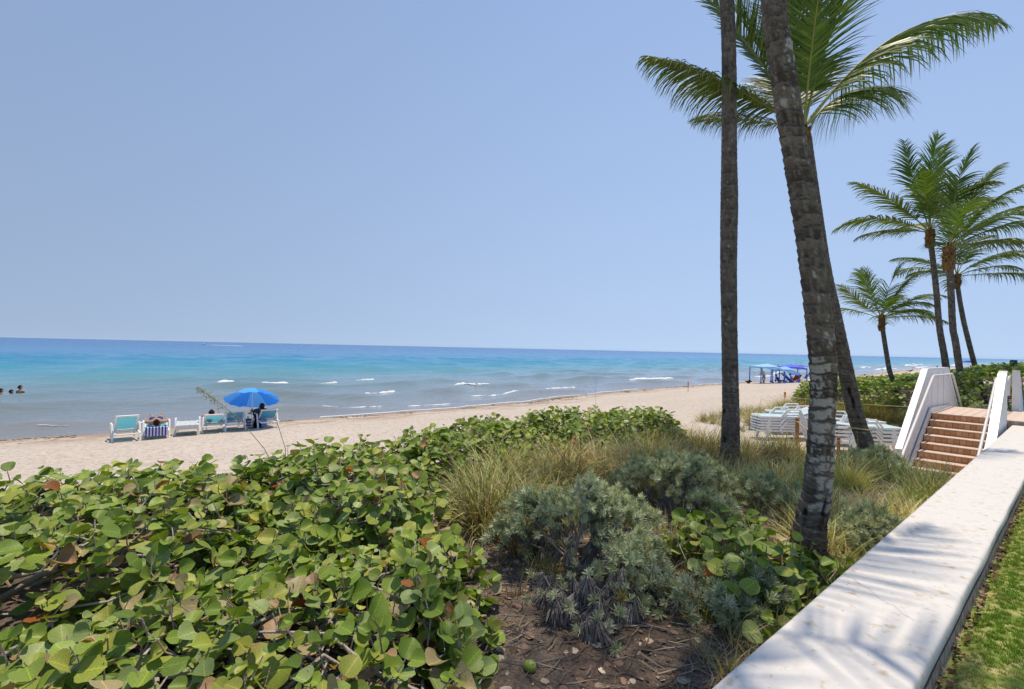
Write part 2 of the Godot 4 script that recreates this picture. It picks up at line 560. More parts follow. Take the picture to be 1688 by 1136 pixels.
	var wh := []
	var wc := []
	for i in 1800:
		var t := rf(-4.0, 60.0) if i < 1500 else rf(60.0, 200.0)
		var band := absf(rng.randfn(0.0, 1.0))
		var s := shore(t) - 0.7 - band * 0.9 + 0.4 * wob.get_noise_2d(t * 20.0, 0.0)
		if fine.get_noise_2d(t * 0.7, 40.0) < -0.15: continue
		var k := rf(0.25, 1.0) * (1.9 if rng.randf() < 0.04 else 0.8)
		wh.append(Transform3D(Basis(Vector3.UP, rf(0, TAU)).scaled(Vector3(k, k * rf(0.5, 1.2), k * rf(0.6, 2.0))), gp(s, t, 0.004)))
		wc.append(lin(0.10, 0.075, 0.045) * rf(0.6, 1.5))
	scatter("seaweed_wrack", bit.mesh(), M.litter, wh, wc)
	get_node("seaweed_wrack").set_meta("label", "dark seaweed wrack strewn along the tide line")
	get_node("seaweed_wrack").set_meta("category", "seaweed")

func soil_tint(s: float, t: float) -> Color:
	var k := clampf(0.5 + 1.2 * fine.get_noise_2d(s * 2.0, t * 2.0), 0.0, 1.0)
	return lin(0.135, 0.108, 0.088).lerp(lin(0.27, 0.225, 0.185), k)

func foam(sea: Node, s0: float, t0: float, s1: float, t1: float, w: float, h: float) -> void:
	var b := mb()
	var n := maxi(10, int(absf(t1 - t0) / 0.18))
	var last := -1
	for i in n + 1:
		var k := float(i) / n
		var t := lerpf(t0, t1, k)
		var s := lerpf(s0, s1, k) + 0.25 * fine.get_noise_2d(t * 1.1, s0 * 3.0)
		var e := sqrt(minf(1.0, 9.0 * minf(k, 1.0 - k))) * clampf((0.62 if absf(t1 - t0) < 5.0 else 1.0) + (1.1 if absf(t1 - t0) < 5.0 else 0.5) * fine.get_noise_2d(t * 3.1, s0) + 0.5 * fine.get_noise_2d(t * 9.0, s0 + 5.0), 0.05, 1.1) * 0.62
		var y0 := sea_y(s, t)
		var p0 := b.p(P(s - w * e * rf(0.7, 1.3), y0 + 0.005, t))
		b.p(P(s - w * e * 0.45, y0 + h * e * rf(0.35, 0.7), t))
		b.p(P(s - w * e * 0.1, y0 + h * e * rf(0.8, 1.1), t))
		b.p(P(s + w * e * 0.5, y0 + 0.004, t))
		if last >= 0:
			for j in 3: b.q(last + j, p0 + j, p0 + j + 1, last + j + 1)
		last = p0
	part("foam_crest", b, M.foam, sea, "", true)

# ---------------------------------------------------------------- wall, walk, lawn
func wall_and_lawn() -> void:
	var w := thing("sea_wall", "long low white seawall with a broad flat stained cap beside the lawn", "wall", P(0.78, 1.2, 6.0))
	var cap := mb()
	var prof := [[0.496, 2.02], [0.492, 2.11], [0.480, 2.15], [0.487, 2.185], [0.494, 2.1935], [0.503, 2.198], [0.516, 2.1996], [0.532, 2.2], [1.03, 2.2], [1.06, 2.197], [1.076, 2.185], [1.082, 2.16], [1.08, 2.06], [1.07, 2.03], [0.99, 2.02]]
	var last := -1
	var tt := steps(-5.0, 15.9, 0.1)
	tt.append(15.9)
	for t in tt:
		var k := cap.v.size()
		for i in prof.size():
			var edge := 1.0 if i < 6 or i > 10 else 0.3
			var sx: float = prof[i][0] + 0.007 * edge * fine.get_noise_2d(t * 3.0, i * 0.4)
			cap.p(P(sx, prof[i][1] + 0.003 * fine.get_noise_2d(t * 2.0, prof[i][0] * 4.0), t))
		if last >= 0:
			for i in prof.size(): cap.q(last + i, last + (i + 1) % prof.size(), k + (i + 1) % prof.size(), k + i)
		last = k
	# the weathered brown side that shows above the lawn
	var side := mb()
	var was := -1
	for t in tt:
		var k := side.p(P(0.4765, 2.0, t))
		side.p(P(0.4755 + 0.004 * fine.get_noise_2d(t * 8.0, 2.0), 2.07, t))
		side.p(P(0.4785, 2.128 + 0.018 * fine.get_noise_2d(t * 2.5, 5.0) + 0.012 * fine.get_noise_2d(t * 11.0, 1.0), t))
		if was >= 0:
			side.q(was, was + 1, k + 1, k)
			side.q(was + 1, was + 2, k + 2, k + 1)
		was = k
	part("weathered_side", side, M.wall_side, w, "", true)
	var face := mb()
	for t in [-5.0, 15.9]:
		var k := face.v.size()
		for i in prof.size(): face.p(P(prof[i][0], prof[i][1], t + (0.001 if t > 0.0 else -0.001)))
		for i in prof.size() - 2: face.tri(k, k + i + 1, k + i + 2)
	part("cap", cap, M.cap, w, "", true)
	part("cap_end", face, M.cap, w)
	var body := mb()
	body.box(P(0.77, 1.37, 5.45), Vector3(0.44, 1.3, 20.88))
	part("wall_body", body, M.wall_side, w)
	# two hairline cracks across the cap
	for cr in [[3.55, 0.62, 3.95, 1.06], [8.1, 0.5, 8.0, 0.95]]:
		var ck := mb()
		var q := -1
		for i in 41:
			var u := i / 40.0
			var c := P(lerpf(cr[1], cr[3], u), 2.2035, lerpf(cr[0], cr[2], u) + 0.05 * fine.get_noise_2d(u * 6.0, cr[0]) + 0.012 * fine.get_noise_2d(u * 40.0, cr[0]))
			var hw := 0.0012 + 0.0012 * absf(fine.get_noise_2d(u * 20.0, 3.0))
			var k := ck.p(c + Vector3(0, 0, hw))
			ck.p(c - Vector3(0, 0, hw))
			if q >= 0: ck.q(q, q + 1, k + 1, k)
			q = k
		part("hairline_crack", ck, M.wall_side, w)
	# lawn, with a strip of bare earth along the wall
	var lawn := part("lawn", sheet(steps(-14.0, -1.4, 1.0) + steps(-1.4, 0.57, 0.1), steps(-12.0, 16.1, 0.25), lawn_y, func(s, t): return Color.WHITE), M.lawn, self, "structure", true)
	var wh := []
	var wc := []
	var tuft := blade_tuft(18, 0.010, 0.026, 0.0019, 0.6, 3)
	for i in 19000:
		var t := 1.4 + pow(rng.randf(), 1.3) * 12.0
		var s := 0.455 - rng.randf() * (0.42 + t * 0.16)
		if s > 0.44 and rng.randf() < 0.6: continue
		var dry := sm(-0.15, 0.45, fine.get_noise_2d(s * 2.6, t * 2.6) + 0.35 * fine.get_noise_2d(s * 14.0, t * 14.0))
		var k := rf(0.7, 1.3) * (1.0 - 0.3 * dry)
		wh.append(Transform3D(Basis(Vector3.UP, rf(0, TAU)).scaled(Vector3(k, k, k)), P(s, lawn_y(s, t) - 0.003, t)))
		wc.append(lin(0.25, 0.385, 0.06).lerp(lin(0.56, 0.53, 0.22), dry * rf(0.5, 1.0)) * rf(0.75, 1.25))
	var g := scatter("lawn_grass", tuft, M.blade, wh, wc)
	tag(g, "short green lawn with straw coloured patches beside the white wall", "grass")
	# crumbs of earth and dead leaf between lawn and wall
	var bit := mb(true)
	bit.quad(Vector3(-0.01, 0, -0.006), Vector3(0.012, 0.004, -0.007), Vector3(0.01, 0.002, 0.008), Vector3(-0.009, 0.006, 0.006))
	wh = []
	wc = []
	for i in 700:
		var t := 1.4 + pow(rng.randf(), 1.4) * 13.0
		var k := rf(0.5, 2.0)
		wh.append(Transform3D(Basis.from_euler(Vector3(rf(-0.7, 0.7), rf(0, TAU), rf(-0.7, 0.7))).scaled(Vector3(k, k, k)), P(rf(0.42, 0.476), 2.055 + rf(0.0, 0.02), t)))
		wc.append([lin(0.08, 0.05, 0.035), lin(0.14, 0.08, 0.05), lin(0.30, 0.22, 0.14), lin(0.05, 0.04, 0.035)][rng.randi() % 4])
	tag(scatter("edge_litter", bit.mesh(), M.litter, wh, wc), "brown crumbs of dead leaf along the wall foot by the lawn", "leaf litter")
	# tiled walk from the stair head to the garden
	var walk := mb()
	walk.box(P(-2.0, 2.13, 17.5), Vector3(6.75, 0.30, 3.1))
	var wk := part("walkway", walk, M.wall_side, self, "structure")
	for i in 18:
		for j in 8:
			var tile := mb()
			tile.box(P(1.25 - (i + 0.5) * 0.375, 2.287, 15.97 + (j + 0.5) * 0.386), Vector3(0.367, 0.02, 0.378), 0.004)
			part("paving_tile", tile, M["paver%d" % (rng.randi() % 4)], wk)

func lawn_y(s: float, t: float) -> float:
	return 2.085 - 0.05 * sm(0.34, 0.48, s) + 0.012 * fine.get_noise_2d(s * 3.0, t * 3.0)

# a tuft of narrow blades
func blade_tuft(n: int, h0: float, h1: float, w: float, spread: float, seg: int, arch := 0.9, rad := 0.012) -> Mesh:
	var b := mb(true)
	for i in n:
		var an := rf(0, TAU)
		var out := Vector3(cos(an), 0, sin(an))
		var p := out * rf(0.0, rad) + Vector3(rf(-rad, rad), 0, rf(-rad, rad))
		var lean := rf(0.05, spread)
		var d := (Vector3.UP + out * lean).normalized()
		var side := Vector3(-out.z, 0, out.x).rotated(Vector3.UP, rf(-0.8, 0.8))
		var L := rf(h0, h1)
		b.col = Color(rf(0.75, 1.25), 1.0, rf(0.6, 1.05)) * rf(0.55, 1.25)
		var k := -1
		for j in seg + 1:
			var u := float(j) / seg
			var ww := w * (1.0 - u * 0.9) * (0.7 + 0.6 * sin(PI * minf(u + 0.25, 1.0)))
			var a := b.p(p - side * ww)
			b.p(p + side * ww)
			if k >= 0: b.q(k, k + 1, a + 1, a)
			k = a
			p += d * L / seg
			d = (d + Vector3.DOWN * arch * u * 0.5 * rf(0.5, 1.3) + out * arch * 0.18).normalized()
	return b.mesh()

# ---------------------------------------------------------------- stairs
func slope_wall(called: String, parent: Node, s0: float, s1: float, outline: Array) -> void:
	var b := mb()
	var pts := []
	for o in outline: pts.append(P(s0, o[1], o[0]))
	b.prism(pts, Vector3(s0 - s1, 0, 0))
	part(called, b, M.white_wall, parent)

func stairs() -> void:
	var st := thing("beach_stairs", "short flight of orange tiled steps between solid white guard walls", "stairs", P(1.97, 0.9, 16.0))
	var go := 0.31
	var ri := 0.155
	var base := mb()
	base.box(P(1.97, 1.52, 17.5), Vector3(1.17, 1.44, 2.68))
	part("landing_base", base, M.grout, st)
	for i in range(1, 8):
		for far in [0, 1]:
			var top := 2.3 - i * ri
			var t0 := 16.14 - i * go if far == 0 else 18.86 + (i - 1) * go
			var b := mb()
			b.box(P(1.97, (top - 0.024 + 0.6) / 2.0, t0 + go / 2.0), Vector3(1.09, top - 0.024 - 0.6, go - 0.004))
			part("step", b, M.grout, st)
			var td := mb()
			td.box(P(1.97, top - 0.012, t0 + go / 2.0 + (-0.014 if far == 0 else 0.014)), Vector3(1.085, 0.024, go + 0.022), 0.005)
			part("tread", td, M["paver%d" % (i % 4)], st)
	for i in 8:
		var top := 2.3 - i * ri - 0.026
		for k in 10:
			var b := mb()
			b.box(P(1.435 + (k + 0.5) * 0.107, top - ri / 2.0 + 0.012, 16.14 - i * go - 0.006), Vector3(0.101, ri - 0.032, 0.014), 0.003)
			part("riser_tile", b, M["riser%d" % (rng.randi() % 4)], st)
	for i in 6:
		for j in 7:
			var b := mb()
			b.box(P(1.395 + (i + 0.5) * 0.193, 2.287, 16.112 + (j + 0.5) * 0.391), Vector3(0.187, 0.026, 0.384), 0.004)
			part("landing_tile", b, M["paver%d" % (rng.randi() % 4)], st)
	slope_wall("guard_wall", st, 2.70, 2.575, [[13.4, 0.8], [13.4, 1.66], [15.95, 3.38], [16.1, 3.41], [18.8, 3.41], [18.95, 3.38], [21.3, 1.66], [21.3, 0.8]])
	slope_wall("guard_wall", st, 1.295, 1.155, [[13.4, 0.8], [13.4, 1.66], [15.7, 3.36], [15.93, 3.41], [15.935, 0.8]])
	slope_wall("guard_wall", st, 1.295, 1.155, [[19.06, 0.8], [19.06, 3.41], [19.2, 3.38], [21.3, 1.66], [21.3, 0.8]])
	# a bevelled white capping on the sea-side wall
	for seg in [[13.4, 1.66, 15.95, 3.38], [15.95, 3.38, 16.1, 3.41], [16.1, 3.41, 18.8, 3.41], [18.8, 3.41, 18.95, 3.38], [18.95, 3.38, 21.3, 1.66]]:
		var b := mb()
		b.bar(P(2.6375, seg[1] + 0.008, seg[0]), P(2.6375, seg[3] + 0.008, seg[2]), 0.135, 0.022, Vector3.UP, 0.006)
		part("wall_capping", b, M.white_metal, st)
	for seg in [[13.4, 1.66, 15.7, 3.36], [15.7, 3.36, 15.93, 3.41]]:
		var b := mb()
		b.bar(P(1.225, seg[1] + 0.008, seg[0]), P(1.225, seg[3] + 0.008, seg[2]), 0.150, 0.022, Vector3.UP, 0.006)
		part("wall_capping", b, M.white_metal, st)
	# scored joints on the inner face of the wall
	for t in [16.5, 17.3, 18.1]:
		var b := mb()
		b.box(P(2.5735, 2.83, t), Vector3(0.004, 1.0, 0.012))
		part("wall_joint", b, M.wall_side, st)
	# white stringers where the steps meet the walls
	for s in [2.535, 1.40]:
		var b := mb()
		var o := [[13.78, 0.98], [13.78, 1.24], [16.12, 2.43], [18.84, 2.36], [18.84, 2.28], [16.2, 2.28]] if s > 2.0 else [[13.78, 0.98], [13.78, 1.22], [16.0, 2.36], [16.0, 2.2]]
		var pts := []
		for a in o: pts.append(P(s + 0.018, a[1], a[0]))
		b.prism(pts, Vector3(0.036, 0, 0))
		part("stringer", b, M.white_metal, st)
	# handrails with their brackets
	for s in [2.50, 1.36]:
		var b := mb()
		var pts := [P(s, 1.12, 12.95), P(s, 1.30, 12.86), P(s, 1.46, 12.88), P(s, 1.56, 13.0), P(s, 1.66, 13.15)]
		for k in 8: pts.append(P(s, lerpf(1.72, 3.15, (k + 1) / 8.0), lerpf(13.26, 16.0, (k + 1) / 8.0)))
		pts.append_array([P(s, 3.215, 16.13), P(s, 3.24, 16.3)])
		if s > 2.0: pts.append_array([P(s, 3.24, 17.5), P(s, 3.24, 18.75), P(s, 3.235, 18.9), P(s, 3.18, 19.05), P(s, 1.7, 21.4)])
		var r := []
		for a in pts: r.append(0.027)
		b.tube(pts, r, 10)
		var hr := part("handrail", b, M.white_metal, st, "", true)
		for t in [13.9, 14.9, 15.9] + ([17.0, 18.3] if s > 2.0 else []):
			var y := 3.24 if t > 16.1 else lerpf(1.72, 3.15, (t - 13.26) / 2.74)
			var k := mb()
			var wall_s := 2.575 if s > 2.0 else 1.295
			k.tube([P(s, y - 0.02, t), P(lerpf(s, wall_s, 0.5), y - 0.07, t), P(wall_s, y - 0.07, t)], [0.009, 0.009, 0.012], 6)
			part("bracket", k, M.white_metal, hr)
	var b2 := mb()
	b2.tube([P(1.36, 3.05, 19.5), P(1.36, 3.22, 19.25), P(1.36, 3.2, 19.12), P(1.36, 3.05, 19.08), P(1.36, 2.7, 19.1)], [0.03, 0.03, 0.03, 0.03, 0.03], 8)
	part("handrail", b2, M.white_metal, st, "", true)

# ---------------------------------------------------------------- palms
const RIGHT := Vector3(0.6457, 0, -0.7636)
const NEARER := Vector3(0.7636, 0, 0.6457)

func spline(pts: Array, n: int) -> Array:
	var out := []
	for i in n + 1:
		var u := float(i) / n * (pts.size() - 1)
		var k := mini(int(u), pts.size() - 2)
		var f := u - k
		var a: Array = pts[maxi(k - 1, 0)]
		var b: Array = pts[k]
		var c: Array = pts[k + 1]
		var d: Array = pts[mini(k + 2, pts.size() - 1)]
		var r := []
		for j in 4: r.append(cubic_interpolate(b[j], c[j], a[j], d[j], f))
		out.append(r)
	return out

func trunk_mesh(pts: Array, dy: float, sides: int, amp: float, spacing: float, lichen: Array, cracks: Array, seed_: float, slim := 1.0) -> MB:
	var length := 0.0
	for i in pts.size() - 1: length += P(pts[i][0], pts[i][1], pts[i][2]).distance_to(P(pts[i + 1][0], pts[i + 1][1], pts[i + 1][2]))
	var n := int(length / dy)
	var line := spline(pts, n)
	for l in line: l[3] *= slim
	var scars := [0.0]
	while scars[-1] < length + 1.0: scars.append(scars[-1] + spacing * rf(0.65, 1.35))
	var tone := []
	var tilt := []
	for i in scars.size():
		tone.append(rf(0.5, 1.35) if amp > 0.1 else rf(0.82, 1.16))
		tilt.append(Vector2(rf(-1, 1), rf(-1, 1)) * spacing * 0.22)
	var b := mb(true)
	var run := 0.0
	var last := Vector3.ZERO
	for i in n + 1:
		var c := P(line[i][0], line[i][1], line[i][2])
		if i: run += c.distance_to(last)
		last = c
		var to_eye := Vector3(-c.x, 0, -c.z).normalized()
		var across := Vector3(-to_eye.z, 0, to_eye.x)
		for k in sides:
			var an := TAU * k / sides
			var ca := cos(an)
			var sa := sin(an)
			var bi := 0
			var x := run + 0.35 * spacing * fine.get_noise_3d(ca * 2.2 + seed_, run * 2.0, sa * 2.2)
			bi = clampi(scars.bsearch(x) - 1, 0, scars.size() - 2)
			x += tilt[bi].x * ca + tilt[bi].y * sa
			bi = clampi(scars.bsearch(x) - 1, 0, scars.size() - 2)
			var f: float = clampf((x - scars[bi]) / (scars[bi + 1] - scars[bi]), 0.0, 1.0)
			var rough := fine.get_noise_3d(ca * 5.0 + seed_ * 3.0, run * 9.0, sa * 5.0)
			var r: float = line[i][3] * (1.0 + amp * (f - 0.45) - amp * 0.5 * (1.0 - sm(0.0, 0.12, f)) + 0.03 * rough + 0.02 * fine.get_noise_3d(ca + seed_, run * 0.8, sa))
			var col: Color = lin(0.165, 0.132, 0.108) * tone[bi]
			col = col.lerp(lin(0.30, 0.255, 0.21), clampf(0.25 + 1.6 * rough, 0.0, 1.0) * 0.6)
			var fleck := fine.get_noise_3d(ca * 14.0 + seed_, run * 40.0, sa * 14.0)
			col = col.lerp(lin(0.36, 0.32, 0.27), sm(0.30, 0.48, fleck + 0.25 * rough) * 0.55 * sm(0.1, 0.3, f))
			col = col.lerp(lin(0.06, 0.048, 0.04), sm(0.25, 0.5, -fleck) * 0.5)
			col = col.lerp(lin(0.33, 0.29, 0.24), sm(0.72, 0.84, f) * (1.0 - sm(0.86, 0.95, f)) * 0.35)
			var y: float = line[i][1]
			var l: float = fine.get_noise_3d(ca * 1.6 + seed_ * 5.0, run * 2.6, sa * 1.6) * 0.9 + 0.5 * fine.get_noise_3d(ca * 9.0, run * 30.0, sa * 9.0 + seed_) + (tone[bi] - 0.95) * 0.5 + 0.22 * ca - 0.1 * sa
			var want := -0.45
			if lichen: want = lichen[2] * sm(lichen[0], lichen[0] + 0.4, y) * (1.0 - sm(lichen[1] - 0.8, lichen[1] + 1.2, y)) + lichen[3]
			var patch := sm(0.34 - want, 0.44 - want, l) * sm(0.10, 0.22, f) * (1.0 - sm(0.80, 0.95, f))
			col = col.lerp(lin(0.56, 0.53, 0.47), patch * 0.9)
			var groove := (1.0 - sm(0.0, 0.14, f)) * 0.75 + sm(0.9, 1.0, f) * 0.4
			col = col.lerp(lin(0.05, 0.042, 0.036), clampf(groove, 0.0, 1.0) * 0.9)
			for cr in cracks:
				var da: float = wrapf(an - cr[1], -PI, PI) / cr[3]
				var dl: float = (y - cr[0]) / cr[2]
				var k2: float = 1.0 - sm(0.5, 1.1, sqrt(da * da + dl * dl) + 0.5 * rough)
				col = col.lerp(lin(0.02, 0.014, 0.01), k2)
				r -= 0.02 * k2
			b.col = col
			b.p(c + (to_eye * ca + across * sa) * r)
		if i:
			for k in sides:
				b.q((i - 1) * sides + k, (i - 1) * sides + (k + 1) % sides, i * sides + (k + 1) % sides, i * sides + k)
	return b

# one frond: an arching midrib and two rows of narrow leaflets
func frond(parent: Node, at: Vector3, dir: Vector3, length: float, droop: float, leaf_len: float, n: int, hang: float, fold: float, wind := Vector3.ZERO, tone := 1.0, yellow := 0.0, lift := 0.3) -> void:
	var seg := 18
	var ds := length / seg
	var pts := [at]
	var d := dir.normalized()
	for i in seg:
		var u := float(i) / seg
		d = (d + (Vector3.DOWN * droop * (0.25 + 1.5 * u) + wind * u * 0.8) * ds).normalized()
		pts.append(pts[-1] + d * ds)
	var rib := mb(true)
	var rr := []
	for i in seg + 1: rr.append(lerpf(0.030, 0.004, pow(float(i) / seg, 0.7)) * (length / 3.6))
	rib.col = lin(0.30, 0.29, 0.07).lerp(lin(0.42, 0.28, 0.06), yellow)
	rib.tube(pts, rr, 5)
	var rb := part("frond", rib, M.petiole, parent, "", true)
	var b := mb(true)
	var roll := rf(-0.45, 0.45) if n < 100 else rf(-0.1, 0.1)
	var flat_up := Vector3.UP
	for side in [-1.0, 1.0]:
		for j in n:
			var u := 0.17 + 0.83 * (j + rf(0.0, 0.6)) / n
			var x := u * seg
			var k := mini(int(x), seg - 1)
			var p: Vector3 = (pts[k] as Vector3).lerp(pts[k + 1], minf(x - k, 1.0))
			var T: Vector3 = (pts[k + 1] - pts[k]).normalized()
			var S := T.cross(flat_up)
			if S.length() < 0.25: S = T.cross(NEARER)
			S = S.normalized().rotated(T, roll * u) * side
			if n < 100 and rng.randf() < 0.07: continue
			var N: Vector3 = S.cross(T) * side
			if N.y < 0.0: N = -N
			var prof := clampf(0.55 + 1.6 * (u - 0.17), 0.0, 1.0) * (1.0 - 0.72 * pow(clampf((u - 0.45) / 0.55, 0.0, 1.0), 1.6))
			var L := leaf_len * prof * rf(0.85, 1.1)
			var fw := lerpf(0.35, 1.5, u) * rf(0.75, 1.25)
			var dd: Vector3 = (S + T * fw + N * (lift * rf(0.6, 1.4))).normalized()
			var loose := rf(0.6, 1.4)
			var bend := rng.randf() < 0.10
			var w := 0.021 * (1.0 if n > 60 else 1.5) * rf(0.8, 1.15) * (0.6 + 0.4 * prof) * (length / 3.6)
			var g := rf(0.0, 1.0)
			var base_c := lin(0.075, 0.145, 0.022).lerp(lin(0.165, 0.225, 0.045), g) * tone
			base_c = base_c.lerp(lin(0.30, 0.24, 0.06), yellow * rf(0.2, 1.0))
			var tip_c := base_c.lerp(lin(0.36, 0.27, 0.15), rf(0.0, 0.55))
			var q := -1
			var ns := 4
			var twist := rf(-0.5, 0.5)
			for m in ns + 1:
				var v := float(m) / ns
				var W: Vector3 = (T - dd * T.dot(dd)).normalized()
				W = W.rotated(dd, twist + fold * side)
				var ww := w * (1.0 - pow(v, 1.7) * 0.93) * (0.75 if m == 0 else 1.0)
				b.col = base_c.lerp(tip_c, pow(v, 3.0))
				var a := b.p(p - W * ww)
				b.p(p + W * ww)
				if q >= 0: b.q(q, q + 1, a + 1, a)
				q = a
				p += dd * L / ns
				dd = (dd + Vector3.DOWN * hang * loose * (0.15 + v) * (2.2 if bend and m >= 1 else 1.0) * 0.8 + wind * 0.35 * v).normalized()
	local_part("leaflets", b, M.frond, rb, "stuff")

func crown(parent: Node, top: Vector3, list: Array, scale: float, leaf_len: float, n: int, tone := 1.0, droopy := 1.0) -> void:
	# list: [right, up, nearer, length, droop, hang, yellow]
	for f in list:
		var dir: Vector3 = RIGHT * f[0] + Vector3.UP * f[1] + NEARER * f[2]
		var at := top + dir.normalized() * Vector3(0.07, 0.12, 0.07) * scale - Vector3.UP * (0.28 if droopy > 2.0 else 0.0)
		frond(parent, at, dir, f[3] * scale * (rf(0.82, 1.06) if droopy > 2.0 else 1.0), f[4] / scale * (1.3 if droopy > 2.0 else 1.0), leaf_len * scale * (f[8] if f.size() > 8 else 1.0), n, f[5] * droopy, 0.25, RIGHT * (0.20 if droopy > 2.0 else 0.09), tone * rf(0.85, 1.15), f[6] if f.size() > 6 else 0.0, f[7] if f.size() > 7 else 0.3 if droopy < 2.0 else -0.02)

func leaf_bases(parent: Node, top: Vector3, down: float, r: float, orange: Color) -> void:
	r *= 0.62
	down *= 0.75
	# the woven stubs of old stalks under a crown
	var b := mb(true)
	var rows := 7
	for i in rows:
		var u := float(i) / (rows - 1)
		for k in 9:
			var an := TAU * (k + 0.5 * (i % 2)) / 9.0 + rf(-0.15, 0.15)
			var out := Vector3(cos(an), 0, sin(an))
			var c := top + Vector3.DOWN * down * (1.0 - u) + out * r * rf(0.75, 1.0)
			b.col = orange.lerp(lin(0.10, 0.055, 0.03), rf(0.0, 0.8))
			var hh := down * rf(0.22, 0.34)
			b.bar(c - Vector3.UP * hh * 0.5, c + Vector3.UP * hh * 0.5 + out * r * rf(0.15, 0.5), r * rf(0.6, 0.85), r * 0.3, out, r * 0.08)
	b.col = lin(0.11, 0.065, 0.035)
	b.tube([top - Vector3.UP * (down * 1.05), top - Vector3.UP * down * 0.5, top, top + Vector3.UP * down * 0.35], [r * 0.75, r * 0.95, r * 0.8, r * 0.3], 9)
	part("leaf_bases", b, M.fibre, parent)

func ring_of_fronds(n: int, length: float, seed_: int) -> Array:
	var l := []
	rng.seed = seed_
	for i in n:
		var an := TAU * i * 0.382 + rf(-0.2, 0.2)
		var up := lerpf(1.7, 0.22, pow(float(i) / n, 0.8))
		l.append([cos(an), up, sin(an), length * rf(0.85, 1.05), rf(0.16, 0.26), rf(0.22, 0.4)])
	return l

